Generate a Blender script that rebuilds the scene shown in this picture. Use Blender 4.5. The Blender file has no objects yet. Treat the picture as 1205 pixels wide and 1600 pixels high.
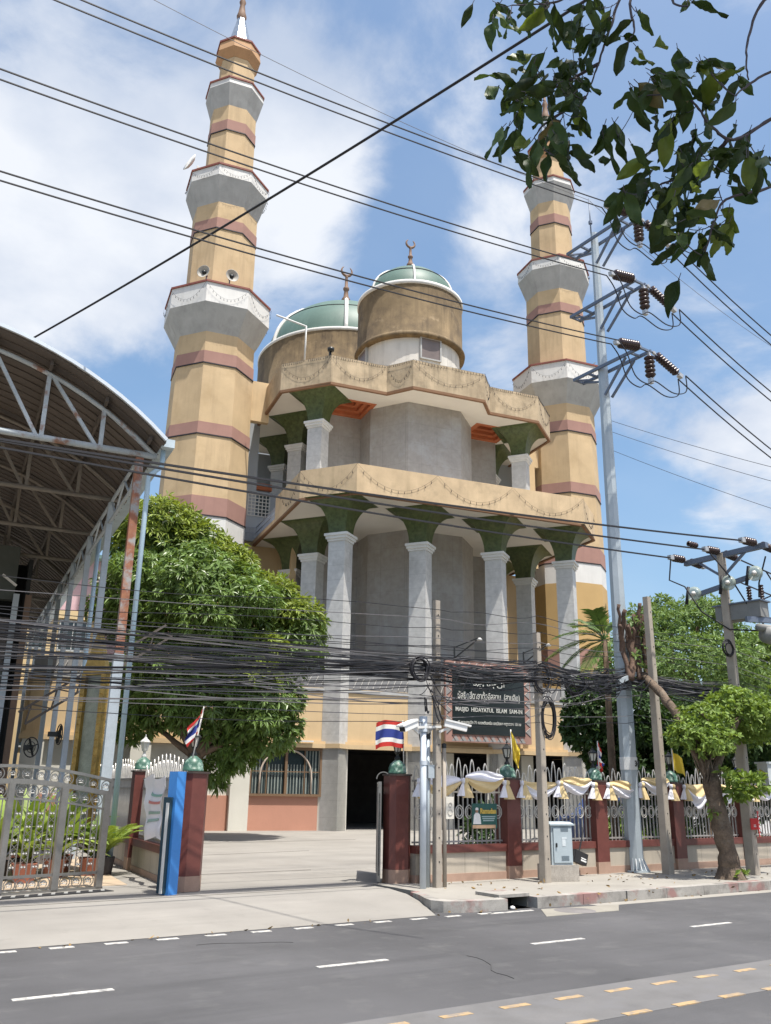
import bpy, math, random
import numpy as np
from mathutils import Vector, Matrix, geometry
C = bpy.context.scene.collection
R = math.radians
PI = math.pi

# ------------------------------------------------------------------ camera
FPX, PITCH, ROLL, CAMZ = 1375.0, R(17.473), R(0.912), 1.7
HEAD = R(90 - 56.27)                       # view heading, clockwise from +Y; +X runs along the road
FW0 = Vector((math.sin(HEAD), math.cos(HEAD), 0)); RT0 = Vector((math.cos(HEAD), -math.sin(HEAD), 0)); UP0 = Vector((0, 0, 1))
FW = FW0 * math.cos(PITCH) + UP0 * math.sin(PITCH)
UP = -FW0 * math.sin(PITCH) + UP0 * math.cos(PITCH)
cr, sr = math.cos(ROLL), math.sin(ROLL)
CX = RT0 * cr + UP * sr
CY = UP * cr - RT0 * sr
cam = bpy.data.cameras.new('camera'); camo = bpy.data.objects.new('camera', cam); C.objects.link(camo)
cam.sensor_fit = 'VERTICAL'; cam.sensor_height = 24.0; cam.lens = FPX / 1600 * 24.0
cam.clip_start = 0.05; cam.clip_end = 3000
camo.matrix_world = Matrix(((CX.x, CY.x, -FW.x, 0), (CX.y, CY.y, -FW.y, 0), (CX.z, CY.z, -FW.z, CAMZ), (0, 0, 0, 1)))
bpy.context.scene.camera = camo

def ray(px, py):
    u, v = px - 602.5, py - 800
    return FW * FPX + RT0 * (u * cr + v * sr) - UP * (-u * sr + v * cr)
def at(px, py, D):                          # point seen at (px,py) at horizontal distance D from the tripod
    d = ray(px, py); return Vector((0, 0, CAMZ)) + d * (D / math.hypot(d.x, d.y))
def onY(px, py, Y):
    d = ray(px, py); return Vector((0, 0, CAMZ)) + d * (Y / d.y)
def onG(px, py, z=0.0):
    d = ray(px, py); return Vector((0, 0, CAMZ)) + d * ((z - CAMZ) / d.z)

# ------------------------------------------------------------------ sky, sun, exposure
SUN_EL, SUN_AZ = R(70.5), R(174.0)          # azimuth clockwise from +Y
SUN_DIR = Vector((math.sin(SUN_AZ) * math.cos(SUN_EL), math.cos(SUN_AZ) * math.cos(SUN_EL), math.sin(SUN_EL)))
sun = bpy.data.lights.new('sun', 'SUN'); sun.energy = 5.0; sun.angle = R(0.53); sun.color = (1.0, 0.955, 0.88)
suno = bpy.data.objects.new('sun', sun); C.objects.link(suno)
suno.rotation_euler = (-SUN_DIR).to_track_quat('-Z', 'Y').to_euler(); suno.location = (0, 0, 60)

def build_world():
    w = bpy.data.worlds.new('World'); bpy.context.scene.world = w; w.use_nodes = True
    nt = w.node_tree; nt.nodes.clear(); N = nt.nodes.new; L = nt.links.new
    out = N('ShaderNodeOutputWorld'); sky = N('ShaderNodeTexSky'); sky.sky_type = 'NISHITA'; sky.sun_disc = False
    sky.sun_elevation = SUN_EL; sky.sun_rotation = SUN_AZ; sky.air_density = 1.0; sky.dust_density = 3.0; sky.ozone_density = 1.0
    bg = N('ShaderNodeBackground'); bg.inputs['Strength'].default_value = 0.15; hs = N('ShaderNodeHueSaturation'); hs.inputs['Hue'].default_value = .492; hs.inputs['Saturation'].default_value = 1.2; L(sky.outputs[0], hs.inputs['Color']); L(hs.outputs[0], bg.inputs[0])
    cl = N('ShaderNodeBackground'); cl.inputs[1].default_value = 1.0
    tc = N('ShaderNodeTexCoord'); sep = N('ShaderNodeSeparateXYZ'); L(tc.outputs['Generated'], sep.inputs[0])
    def math_(op, a, b=None):
        n = N('ShaderNodeMath'); n.operation = op
        for i, x in enumerate((a, b)):
            if x is None: continue
            if isinstance(x, (int, float)): n.inputs[i].default_value = x
            else: L(x, n.inputs[i])
        return n.outputs[0]
    zz = math_('ADD', math_('MAXIMUM', sep.outputs[2], 0.0), 0.22)
    cb = N('ShaderNodeCombineXYZ'); L(math_('DIVIDE', sep.outputs[0], zz), cb.inputs[0]); L(math_('DIVIDE', sep.outputs[1], zz), cb.inputs[1]); cb.inputs[2].default_value = 3.3
    n1 = N('ShaderNodeTexNoise'); n1.inputs['Scale'].default_value = 3.3; n1.inputs['Detail'].default_value = 10; n1.inputs['Roughness'].default_value = 0.6; n1.inputs['Distortion'].default_value = 0.25
    L(cb.outputs[0], n1.inputs['Vector'])
    dens = n1.outputs['Fac']
    def blob(px, py, width, gain):          # cumulus stands in this part of the sky
        d = ray(px, py).normalized()
        dp = N('ShaderNodeVectorMath'); dp.operation = 'DOT_PRODUCT'; L(tc.outputs['Generated'], dp.inputs[0]); dp.inputs[1].default_value = d
        mr = N('ShaderNodeMapRange'); mr.interpolation_type = 'SMOOTHSTEP'; L(dp.outputs['Value'], mr.inputs[0])
        mr.inputs[1].default_value = math.cos(width); mr.inputs[2].default_value = 1.0; mr.inputs[3].default_value = 0; mr.inputs[4].default_value = gain
        return mr.outputs[0]
    for b in ((180, 230, R(17), 0.26), (60, 430, R(12), 0.22), (460, 170, R(8), 0.16), (470, 290, R(7), 0.14), (820, 420, R(8), 0.15), (1090, 640, R(9), 0.12), (1180, 770, R(8), 0.2), (690, 50, R(8), .08)):
        dens = math_('ADD', dens, blob(*b))
    for b in ((210, 560, R(9), -0.12), (620, 330, R(6), -0.1), (1000, 760, R(6), -.12), (1050, 880, R(8), -.15), (800, 200, R(9), -.05)):
        dens = math_('ADD', dens, blob(*b))
    mr = N('ShaderNodeMapRange'); mr.interpolation_type = 'SMOOTHSTEP'; L(dens, mr.inputs[0])
    mr.inputs[1].default_value = 0.50; mr.inputs[2].default_value = 0.80; mr.inputs[3].default_value = 0.10; mr.inputs[4].default_value = 0.98
    n2 = N('ShaderNodeTexNoise'); n2.inputs['Scale'].default_value = 3.2; n2.inputs['Detail'].default_value = 7; L(cb.outputs[0], n2.inputs['Vector'])
    cm = N('ShaderNodeMix'); cm.data_type = 'RGBA'
    mr2 = N('ShaderNodeMapRange'); L(n2.outputs['Fac'], mr2.inputs[0]); mr2.inputs[1].default_value = .36; mr2.inputs[2].default_value = .6
    L(mr2.outputs[0], cm.inputs[0]); cm.inputs[6].default_value = CLOUD_LO; cm.inputs[7].default_value = CLOUD_HI
    L(cm.outputs[2], cl.inputs[0])
    mix = N('ShaderNodeMixShader'); L(mr.outputs[0], mix.inputs[0]); L(bg.outputs[0], mix.inputs[1]); L(cl.outputs[0], mix.inputs[2])
    L(mix.outputs[0], out.inputs[0])
CLOUD_LO = (0.40, 0.46, 0.57, 1); CLOUD_HI = (0.64, 0.665, 0.71, 1)
build_world()
sc = bpy.context.scene
sc.view_settings.view_transform = 'Standard'; sc.view_settings.look = 'None'; sc.view_settings.gamma = 1.0
sc.view_settings.use_curve_mapping = False
sc.view_settings.exposure = 0.52
sc.render.engine = 'CYCLES'
sc.cycles.max_bounces = 7; sc.cycles.diffuse_bounces = 4; sc.cycles.transparent_max_bounces = 12

# ------------------------------------------------------------------ materials
MATS = {}
def mat(name, col, rough=.75, var=.12, scale=2.5, fine=40, bump=0.0, metal=0.0, streak=0.0, streak_col=None, tile=None, spec=.35, trans=0.0, island=0.0, patches=None, alpha=1.0, sscale=(3.1, 3.1, .22)):
    if name in MATS: return MATS[name]
    m = bpy.data.materials.new(name); m.use_nodes = True; nt = m.node_tree; N = nt.nodes.new; L = nt.links.new
    b = nt.nodes['Principled BSDF']; b.inputs['Roughness'].default_value = rough; b.inputs['Metallic'].default_value = metal
    b.inputs['Specular IOR Level'].default_value = spec
    tc = N('ShaderNodeTexCoord'); P = tc.outputs['Object']
    def noise(s, d=4, vec=None, r=.55):
        n = N('ShaderNodeTexNoise'); n.inputs['Scale'].default_value = s; n.inputs['Detail'].default_value = d; n.inputs['Roughness'].default_value = r
        L(vec or P, n.inputs['Vector']); return n.outputs['Fac']
    def rng(x, a, bb, c, d):
        n = N('ShaderNodeMapRange'); L(x, n.inputs[0])
        for i, k in enumerate((a, bb, c, d)): n.inputs[i + 1].default_value = k
        return n.outputs[0]
    def mul(x, y):
        n = N('ShaderNodeMath'); n.operation = 'MULTIPLY'; L(x, n.inputs[0])
        if isinstance(y, float): n.inputs[1].default_value = y
        else: L(y, n.inputs[1])
        return n.outputs[0]
    def mixc(f, a, bb):
        n = N('ShaderNodeMix'); n.data_type = 'RGBA'
        L(f, n.inputs[0]) if not isinstance(f, float) else setattr(n.inputs[0], 'default_value', f)
        for i, k in ((6, a), (7, bb)):
            if isinstance(k, tuple): n.inputs[i].default_value = (*k[:3], 1)
            else: L(k, n.inputs[i])
        return n.outputs[2]
    big = noise(scale, 5); fin = noise(fine, 3)
    br = mul(rng(big, .3, .7, 1 - var, 1 + var), rng(fin, .25, .75, 1 - var * .6, 1 + var * .6))
    if island:
        g = N('ShaderNodeNewGeometry'); br = mul(br, rng(g.outputs['Random Per Island'], 0, 1, 1 - island, 1 + island))
    hsv = N('ShaderNodeHueSaturation'); hsv.inputs['Color'].default_value = (*col, 1); L(br, hsv.inputs['Value'])
    c = hsv.outputs[0]
    if patches:
        for (pc, ps, lo, hi, amt) in patches:
            c = mixc(rng(noise(ps, 6, r=.65), lo, hi, 0, amt), c, pc)
    if streak:
        mp = N('ShaderNodeMapping'); L(P, mp.inputs[0]); mp.inputs['Scale'].default_value = sscale
        s1 = noise(1.0, 6, mp.outputs[0], .7)
        s2 = noise(.55, 3)
        f = mul(rng(s1, .48, .72, 0, 1), rng(s2, .38, .6, .15, 1))
        c = mixc(mul(f, float(streak)), c, streak_col or (.06, .05, .04))
    if tile:                                # joints between cladding slabs
        tz, tx, dk = tile
        sp = N('ShaderNodeSeparateXYZ'); L(P, sp.inputs[0])
        def joint(v, s):
            a = N('ShaderNodeMath'); a.operation = 'DIVIDE'; L(v, a.inputs[0]); a.inputs[1].default_value = s
            f = N('ShaderNodeMath'); f.operation = 'FRACT'; L(a.outputs[0], f.inputs[0])
            g2 = N('ShaderNodeMath'); g2.operation = 'LESS_THAN'; L(f.outputs[0], g2.inputs[0]); g2.inputs[1].default_value = .014 / s
            return g2.outputs[0]
        j = joint(sp.outputs[2], tz)
        c = mixc(mul(j, float(dk)), c, (.03, .03, .03))
        if tx:
            c = mixc(mul(joint(sp.outputs[0], tx), float(dk)), c, (.03, .03, .03))
    L(c, b.inputs['Base Color'])
    if bump:
        bn = N('ShaderNodeBump'); bn.inputs['Strength'].default_value = bump; bn.inputs['Distance'].default_value = .02
        L(noise(fine, 4), bn.inputs['Height']); L(bn.outputs[0], b.inputs['Normal'])
    if trans:
        t = N('ShaderNodeBsdfTranslucent'); L(mixc(.5, c, (col[0] * 2.2, col[1] * 2.0, col[2] * .6)), t.inputs[0])
        mx = N('ShaderNodeMixShader'); mx.inputs[0].default_value = trans
        o = nt.nodes['Material Output']; L(b.outputs[0], mx.inputs[1]); L(t.outputs[0], mx.inputs[2]); L(mx.outputs[0], o.inputs[0])
    if alpha < 1: b.inputs['Alpha'].default_value = alpha
    MATS[name] = m; return m

# ------------------------------------------------------------------ mesh builder
class MB:
    def __init__(s, m=None): s.v = []; s.f = []; s.mi = []; s.sm = []; s.mats = []; s.cur = 0; s.smooth = False; s.use(m) if m else None
    def use(s, m):
        if m not in s.mats: s.mats.append(m)
        s.cur = s.mats.index(m); return s
    def add(s, vs, fs, smooth=None):
        o = len(s.v); s.v.extend(tuple(x) for x in vs)
        for f in fs: s.f.append(tuple(i + o for i in f)); s.mi.append(s.cur); s.sm.append(s.smooth if smooth is None else smooth)
    def box(s, c, d, rz=0, m3=None):
        x, y, z = (k / 2 for k in d); M = m3 or Matrix.Rotation(rz, 3, 'Z'); c = Vector(c)
        vs = [c + M @ Vector((sx * x, sy * y, sz * z)) for sz in (-1, 1) for sx, sy in ((-1, -1), (1, -1), (1, 1), (-1, 1))]
        s.add(vs, [(3, 2, 1, 0), (4, 5, 6, 7), (0, 1, 5, 4), (1, 2, 6, 5), (2, 3, 7, 6), (3, 0, 4, 7)], False)
    def prism(s, poly, z0, z1, cap=True, poly2=None):
        n = len(poly); p2 = poly2 or poly
        vs = [(x, y, z0) for x, y in poly] + [(x, y, z1) for x, y in p2]
        fs = [(i, (i + 1) % n, n + (i + 1) % n, n + i) for i in range(n)]
        if cap: fs += [tuple(range(n - 1, -1, -1)), tuple(range(n, 2 * n))]
        s.add(vs, fs, False)
    def flat(s, loops, z, down=True):       # a flat sheet with holes
        tri = geometry.tessellate_polygon([[Vector((x, y, 0)) for x, y in l] for l in loops])
        vs = [(x, y, z) for l in loops for x, y in l]
        s.add(vs, [tuple(t) for t in tri], False)
    def lathe(s, prof, c=(0, 0, 0), n=24, ph=0, smooth=True, arc=None):
        vs = []; k = len(prof); full = arc is None; m = n if full else n + 1
        for i in range(m):
            a = ph + (2 * PI * i / n if full else arc * i / n)
            for r, z in prof: vs.append((c[0] + r * math.cos(a), c[1] + r * math.sin(a), c[2] + z))
        fs = []
        for i in range(n):
            j = (i + 1) % m
            for q in range(k - 1): fs.append((i * k + q, j * k + q, j * k + q + 1, i * k + q + 1))
        s.add(vs, fs, smooth)
    def tube(s, pts, r, n=6, smooth=True, cap=True):
        pts = [Vector(p) for p in pts]; rs = r if isinstance(r, (list, tuple)) else [r] * len(pts)
        vs = []; up = Vector((0, 0, 1)); prev = None
        for i, p in enumerate(pts):
            t = (pts[min(i + 1, len(pts) - 1)] - pts[max(i - 1, 0)])
            t = t.normalized() if t.length > 1e-9 else Vector((0, 0, 1))
            if prev is None:
                a = t.cross(up)
                if a.length < .05: a = t.cross(Vector((1, 0, 0)))
            else: a = prev - t * prev.dot(t)
            a.normalize(); prev = a; b = t.cross(a)
            for k in range(n):
                g = 2 * PI * (k + .5) / n
                vs.append(p + (a * math.cos(g) + b * math.sin(g)) * rs[i])
        fs = [(i * n + k, i * n + (k + 1) % n, (i + 1) * n + (k + 1) % n, (i + 1) * n + k) for i in range(len(pts) - 1) for k in range(n)]
        if cap: fs += [tuple(range(n - 1, -1, -1)), tuple((len(pts) - 1) * n + k for k in range(n))]
        s.add(vs, fs, smooth and n > 4)
    def bar(s, a, b, w, h=None, up=(0, 0, 1)):   # square bar between two points
        a = Vector(a); b = Vector(b); t = (b - a); l = t.length; t.normalize(); u = Vector(up)
        if abs(t.dot(u)) > .98: u = Vector((1, 0, 0))
        x = t.cross(u).normalized(); y = x.cross(t)
        s.box((a + b) / 2, (w, l, h or w), m3=Matrix((x, t, y)).transposed())
    def ring(s, c, r, tr, n=16, nt=4, ax='y', sq=1.0, a0=0, a1=2 * PI):
        full = abs(a1 - a0 - 2 * PI) < 1e-6; pts = []
        k = n + 1
        for i in range(k):
            a = a0 + (a1 - a0) * i / n
            q = (r * math.cos(a), 0, r * math.sin(a) * sq) if ax == 'y' else ((r * math.cos(a), r * math.sin(a) * sq, 0) if ax == 'z' else (0, r * math.cos(a), r * math.sin(a) * sq))
            pts.append(Vector(c) + Vector(q))
        s.tube(pts, tr, nt, cap=not full)
    def grid(s, fn, nu, nv, smooth=True, matfn=None):
        vs = [fn(i / nu, j / nv) for j in range(nv + 1) for i in range(nu + 1)]
        o = len(s.v); s.v.extend(tuple(x) for x in vs)
        for j in range(nv):
            for i in range(nu):
                a = j * (nu + 1) + i
                s.f.append((o + a, o + a + 1, o + a + nu + 2, o + a + nu + 1))
                s.mi.append(s.mats.index(matfn(i, j)) if matfn else s.cur); s.sm.append(smooth)
    def build(s, name, parent=None):
        me = bpy.data.meshes.new(name); me.from_pydata(s.v, [], s.f)
        for m in s.mats: me.materials.append(m)
        me.polygons.foreach_set('material_index', s.mi); me.polygons.foreach_set('use_smooth', s.sm); me.update()
        o = bpy.data.objects.new(name, me); C.objects.link(o)
        if parent is not None: o.parent = parent
        return o

def tag(o, label=None, cat=None, group=None, kind=None):
    for k, x in (('label', label), ('category', cat), ('group', group), ('kind', kind)):
        if x: o[k] = x
    return o
def thing(name, label, cat, loc=(0, 0, 0), rz=0, group=None, parent=None):
    o = bpy.data.objects.new(name, None); C.objects.link(o); o.location = loc; o.rotation_euler = (0, 0, rz); o.empty_display_size = .1
    return tag(o, label, cat, group)
def copy_tree(o, parent=None):
    kids = list(o.children); c = o.copy(); C.objects.link(c); c.parent = parent
    for ch in kids: copy_tree(ch, c)
    return c
def dup(o, loc, label, rz=None):
    c = copy_tree(o); c.location = loc; c['label'] = label
    if rz is not None: c.rotation_euler = (0, 0, rz)
    return c
def sag(a, b, s, n=20):
    a = Vector(a); b = Vector(b)
    return [a.lerp(b, t / n) - Vector((0, 0, s * 4 * (t / n) * (1 - t / n))) for t in range(n + 1)]
def text_mesh(name, body, size, material, parent, M, bold=0.0, align='CENTER', width=None):
    cu = bpy.data.curves.new('t', 'FONT'); cu.body = body; cu.size = size; cu.align_x = align; cu.extrude = .006; cu.offset = bold; cu.resolution_u = 3
    ob = bpy.data.objects.new('t', cu); C.objects.link(ob); bpy.context.view_layer.update()
    me = bpy.data.meshes.new_from_object(ob.evaluated_get(bpy.context.evaluated_depsgraph_get()))
    bpy.data.objects.remove(ob); bpy.data.curves.remove(cu)
    me.name = name; me.materials.clear(); me.materials.append(material)
    if width:
        xs = [v.co.x for v in me.vertices]
        if xs: M = M @ Matrix.Scale(width / (max(xs) - min(xs)), 4, (1, 0, 0))
    me.transform(M); o = bpy.data.objects.new(name, me); C.objects.link(o); o.parent = parent
    return o

# base colours
K = dict(
    ochre=mat('ochre_render', (.51, .38, .225), .85, .11, .6, 40, .08, streak=.65, streak_col=(.31, .225, .135), patches=[((.38, .27, .145), .9, .52, .7, .5)]),
    wallyel=mat('yellow_wall', (.55, .41, .24), .85, .08, .5, 40, .06, streak=.35, streak_col=(.36, .26, .15), patches=[((.46, .34, .2), .8, .52, .7, .5)]),
    fascia=mat('weathered_fascia', (.45, .355, .235), .9, .20, 1.2, 75, .5, streak=.7, streak_col=(.19, .155, .105), patches=[((.22, .17, .11), 1.1, .5, .70, .6)]),
    fascia2=mat('lower_fascia', (.55, .415, .26), .9, .14, 1.2, 75, .35, streak=.45, streak_col=(.24, .18, .10), patches=[((.30, .23, .15), 1.0, .54, .72, .55)]),
    soffit=mat('white_soffit', (.68, .64, .57), .85, .04, .8, 20),
    trim=mat('brown_trim', (.20, .11, .06), .8, .1),
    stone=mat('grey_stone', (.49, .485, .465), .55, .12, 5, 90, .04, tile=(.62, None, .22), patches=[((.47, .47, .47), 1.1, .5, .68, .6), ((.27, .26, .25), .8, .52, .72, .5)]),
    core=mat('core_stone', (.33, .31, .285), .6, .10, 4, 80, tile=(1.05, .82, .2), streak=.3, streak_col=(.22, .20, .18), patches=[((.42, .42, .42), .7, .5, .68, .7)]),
    capital=mat('green_mosaic', (.068, .088, .032), .45, .35, 6, 70, spec=.3, patches=[((.13, .14, .06), 2.2, .5, .75, .5)]),
    white=mat('white_paint', (.62, .615, .59), .7, .06, 1.5, 30, streak=.35, streak_col=(.35, .33, .30)),
    whitegrey=mat('grey_paint', (.39, .395, .385), .85, .10, 1.2, 40, .06, streak=.6, streak_col=(.25, .245, .235), patches=[((.30, .30, .29), 1.3, .5, .7, .6)]),
    pink=mat('pink_band', (.33, .19, .155), .85, .08, 1.2, 40, .06, streak=.35, streak_col=(.22, .13, .11)),
    redcap=mat('red_coping', (.21, .07, .055), .7, .1),
    pinkwall=mat('salmon_wall', (.46, .235, .165), .85, .07, .7, 30, .05, streak=.12, streak_col=(.30, .16, .12)),
    pilaster=mat('pale_pilaster', (.62, .60, .53), .8, .05, 1.0, 30, streak=.12, streak_col=(.4, .36, .3)),
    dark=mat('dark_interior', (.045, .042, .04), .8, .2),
    bronze=mat('bronze_frame', (.19, .12, .07), .5, .1, metal=.2),
    glass=mat('dark_glass', (.03, .045, .05), .12, .2, spec=.6),
    orange=mat('orange_coffer', (.42, .13, .055), .75, .12, 1.5),
    drum=mat('stained_drum', (.20, .145, .08), .9, .26, 1.1, 60, .35, streak=1.0, streak_col=(.055, .04, .026), patches=[((.085, .062, .04), .9, .44, .66, .75), ((.34, .26, .16), 1.6, .60, .72, .7)]),
    drumw=mat('drum_white', (.62, .60, .55), .85, .06, 1.0, 30, streak=.6, streak_col=(.14, .13, .11)),
    dome=mat('dome_green', (.095, .155, .13), .5, .10, 1.2, 40, spec=.3, streak=.25, streak_col=(.2, .27, .24)),
    terra=mat('finial_brown', (.20, .125, .085), .7, .15),
    steel=mat('stainless', (.30, .29, .275), .32, .12, 4, 40, metal=.75),
    silver=mat('silver_paint', (.62, .60, .56), .45, .10, 4, 40, metal=.3),
    barsteel=mat('grey_bars', (.36, .35, .33), .5, .12, 4, 40, metal=.4),
    galv=mat('galvanised_steel', (.40, .45, .48), .5, .08, 2.5, 30, metal=.25, patches=[((.27, .34, .40), 1.6, .54, .66, .5)]),
    armsteel=mat('arm_steel', (.15, .18, .235), .5, .08, metal=.3),
    insul=mat('insulator_brown', (.035, .018, .016), .25, .1, spec=.5),
    wire=mat('cable_black', (.018, .018, .022), .6, .1),
    wiregrey=mat('cable_grey', (.13, .125, .13), .6, .15),
    wirered=mat('cable_red', (.13, .05, .06), .6, .1),
    concrete=mat('pole_concrete', (.34, .30, .25), .9, .14, 3, 60, .1, streak=.3, streak_col=(.18, .15, .12)),
    granite=mat("red_granite", (.135, .044, .036), .4, .14, 6, 120, spec=.4),
    granlow=mat('granite_plinth', (.36, .24, .18), .7, .12, 4, 60),
    basewall=mat('stone_base', (.42, .37, .30), .8, .10, 2.5, 60, tile=(4.0, .55, .35), streak=.25, streak_col=(.2, .17, .13)),
    greendome=mat('green_glaze', (.055, .13, .095), .4, .3, 9, 60, spec=.5, patches=[((.32, .42, .36), 9, .52, .62, .8)]),
    lampblk=mat('lantern_black', (.02, .022, .022), .4, .1),
    lampglass=mat('lantern_glass', (.52, .52, .47), .2, .1),
    blue=mat('blue_paint', (.06, .24, .60), .4, .05),
    wrap_w=mat('white_cloth', (.74, .73, .78), .8, .04, 2), wrap_y=mat('yellow_cloth', (.66, .51, .27), .8, .06, 2),
    flag_r=mat('flag_red', (.50, .035, .03), .75, .05, trans=.2), flag_w=mat('flag_white', (.75, .75, .76), .75, .04, trans=.2), flag_b=mat('flag_blue', (.03, .05, .26), .75, .05, trans=.2), flag_y=mat('flag_yellow', (.72, .55, .07), .75, .05, trans=.2),
    bark=mat('bark', (.135, .095, .065), .95, .3, 5, 30, .5), barkpale=mat('pale_bark', (.135, .10, .072), .95, .4, 5, 30, 1.0, patches=[((.26, .22, .17), 3, .55, .7, .8), ((.05, .038, .03), 6, .55, .7, .7)]),
    leafm=mat('mango_leaf', (.135, .21, .055), .38, .15, .45, 30, trans=.28, island=.35, spec=.45, patches=[((.15, .21, .035), .33, .52, .66, .85)]),
    leafr=mat('rain_tree_leaf', (.15, .23, .075), .55, .15, .5, 30, trans=.28, island=.35),
    leafd=mat('dark_shrub_leaf', (.050, .095, .028), .5, .15, .8, 30, trans=.2, island=.4),
    leafl=mat('light_leaf', (.17, .25, .055), .55, .12, .8, 30, trans=.3, island=.35),
    leafp=mat('palm_leaf', (.11, .18, .045), .5, .12, .8, 30, trans=.25, island=.3),
    leafy=mat('variegated_leaf', (.22, .30, .06), .5, .2, 4, 30, trans=.25, island=.35),
    leafn=mat('near_leaf', (.036, .062, .018), .5, .12, 6, 50, trans=.28, island=.5, spec=.25),
    twig=mat('twig', (.07, .06, .07), .8, .15),
    roofsheet=mat('roof_sheet', (.105, .09, .08), .7, .12, 1, 30), truss=mat('truss_paint', (.42, .46, .48), .6, .15, 2, 30, patches=[((.24, .11, .06), 1.6, .56, .64, .9)]),
    rust=mat('rusted_column', (.33, .33, .32), .8, .12, 2, 30, patches=[((.26, .10, .055), 2.0, .42, .52, .95), ((.36, .17, .09), 5, .5, .6, .6)]),
    pvc=mat('blue_pvc', (.38, .50, .58), .5, .06),
    coltruss=mat('grey_column', (.38, .43, .47), .65, .12, 2, 30, patches=[((.2, .12, .08), 2, .62, .7, .7)]),
)
# ------------------------------------------------------------------ ground, road, pavement
def structure(name, mb): return tag(mb.build(name), kind='structure')
asph = mat('asphalt', (.088, .087, .090), .88, .2, .35, 190, .4, streak=.75, streak_col=(.052, .052, .054), sscale=(.05, 1.3, 1), patches=[((.062, .062, .064), .5, .50, .66, .6), ((.135, .133, .13), 2.2, .54, .72, .5), ((.03, .03, .03), 1.6, .66, .74, .6)])
conc = mat('driveway_concrete', (.25, .237, .214), .9, .12, .6, 140, .12, streak=.6, streak_col=(.15, .142, .13), sscale=(.12, 1.1, 1), patches=[((.19, .175, .155), .7, .55, .74, .5), ((.16, .15, .135), 3.5, .60, .76, .45)])
pave = mat('pavement_concrete', (.275, .26, .23), .9, .10, .8, 140, .12, patches=[((.18, .165, .145), .9, .55, .74, .5), ((.16,.15,.13), 4, .6, .75, .4)])
kerbm = mat('kerb_stone', (.30, .285, .26), .9, .2, 3, 60, .15, patches=[((.26, .12, .11), 1.3, .52, .60, .75), ((.12, .11, .10), 4, .52, .7, .7)])
paint = mat('road_paint', (.50, .485, .45), .75, .12, 6, 90, patches=[((.17, .17, .17), 11, .48, .62, .8)])
paintY = mat('yellow_road_paint', (.38, .265, .14), .75, .15, 6, 90, patches=[((.20, .18, .16), 9, .46, .62, .85)])
worn = mat('worn_paint_strip', (.135, .132, .13), .85, .14, 2, 110, patches=[((.14, .138, .14), 3, .48, .66, .9)])
tan = mat('tan_tiles', (.40, .315, .225), .8, .06, 1, 60)
b = MB(mat('earth', (.25, .22, .17), .95, .15, .05, 4)); b.box((60, 500, -.26), (1600, 1400, .4)); structure('ground', b)
b = MB(asph); b.box((30, 3.8, -.05), (200, 14.6, .1)); structure('road', b)
KY = 10.78
# concrete apron of the driveway: rises from the road edge to the gate line and runs up to the mosque
b = MB(conc)
g0, g1, g2, g3 = 10.86, 12.9, 18.0, 48
def rise(y): return .004 + (.146 - .004) * min(1, max(0, (y - g0) / (g1 - g0)))
xs = [-14, -6, 0, 4, 6, 8.1, 8.75]
ys = [10.86, 11.0, 11.3, 11.8, 12.4, 12.9, 13.6]
vs = []
for y in ys:
    for i, x in enumerate(xs):
        xx = x if i < len(xs) - 1 else 8.15 + .65 * min(1, max(0, (y - 10.7) / 1.5))
        vs.append((xx, y, rise(y)))
n = len(xs)
b.add(vs, [(j * n + i, j * n + i + 1, (j + 1) * n + i + 1, (j + 1) * n + i) for j in range(len(ys) - 1) for i in range(n - 1)], False)
structure('driveway_apron', b)
b = MB(conc); b.box((4, 30.4, .02), (60, 33.6, .25)); structure('yard', b)      # y 13.6 .. 47.2, top .145
b = MB(tan); b.prism([(-9, 14.9), (5.2, 15.2), (6.2, 22), (-9, 22)], .10, .152); structure('tiled_forecourt', b)
# pavement with a rounded corner and kerb
corner = [(8.80, 13.6), (8.80, 12.3), (8.68, 11.9), (8.50, 11.5), (8.42, 11.25), (8.50, 11.05), (8.75, 10.93), (9.1, 10.87)]
inner = [(8.95, 13.6), (8.95, 12.3), (8.84, 11.9), (8.68, 11.55), (8.62, 11.3), (8.68, 11.18), (8.85, 11.1), (9.1, 11.03)]
b = MB(pave); b.prism(inner + [(9.55, 11.03), (9.55, 11.55), (10.12, 11.55), (10.12, 11.03), (80, 11.03), (80, 13.6)], -.1, .15); structure('pavement', b)
b = MB(kerbm)
def kerb_run(o, i, zt):
    for k in range(len(o) - 1):
        vs = [(*o[k], -.05), (*o[k + 1], -.05), (*i[k + 1], -.05), (*i[k], -.05), (*o[k], zt[k]), (*o[k + 1], zt[k + 1]), (*i[k + 1], zt[k + 1] + .004), (*i[k], zt[k] + .004)]
        b.add(vs, [(0, 1, 5, 4), (1, 2, 6, 5), (2, 3, 7, 6), (3, 0, 4, 7), (4, 5, 6, 7)], False)
kerb_run(corner[1:], inner[1:], [.152, .153, .154, .155, .155, .155, .155])
for k in range(1): kerb_run([(9.1, 10.87), (9.55, 10.84)], [(9.1, 11.03), (9.55, 11.03)], [.155, .155])
x = 10.12
while x < 80:
    x2 = x + 1.0; b.box(((x + x2) / 2, (10.81 + 11.03) / 2 + random.Random(int(x * 10)).uniform(-.012, .012), .0525), (x2 - x - .015, .22, .205)); x = x2
structure('kerb', b)
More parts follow.
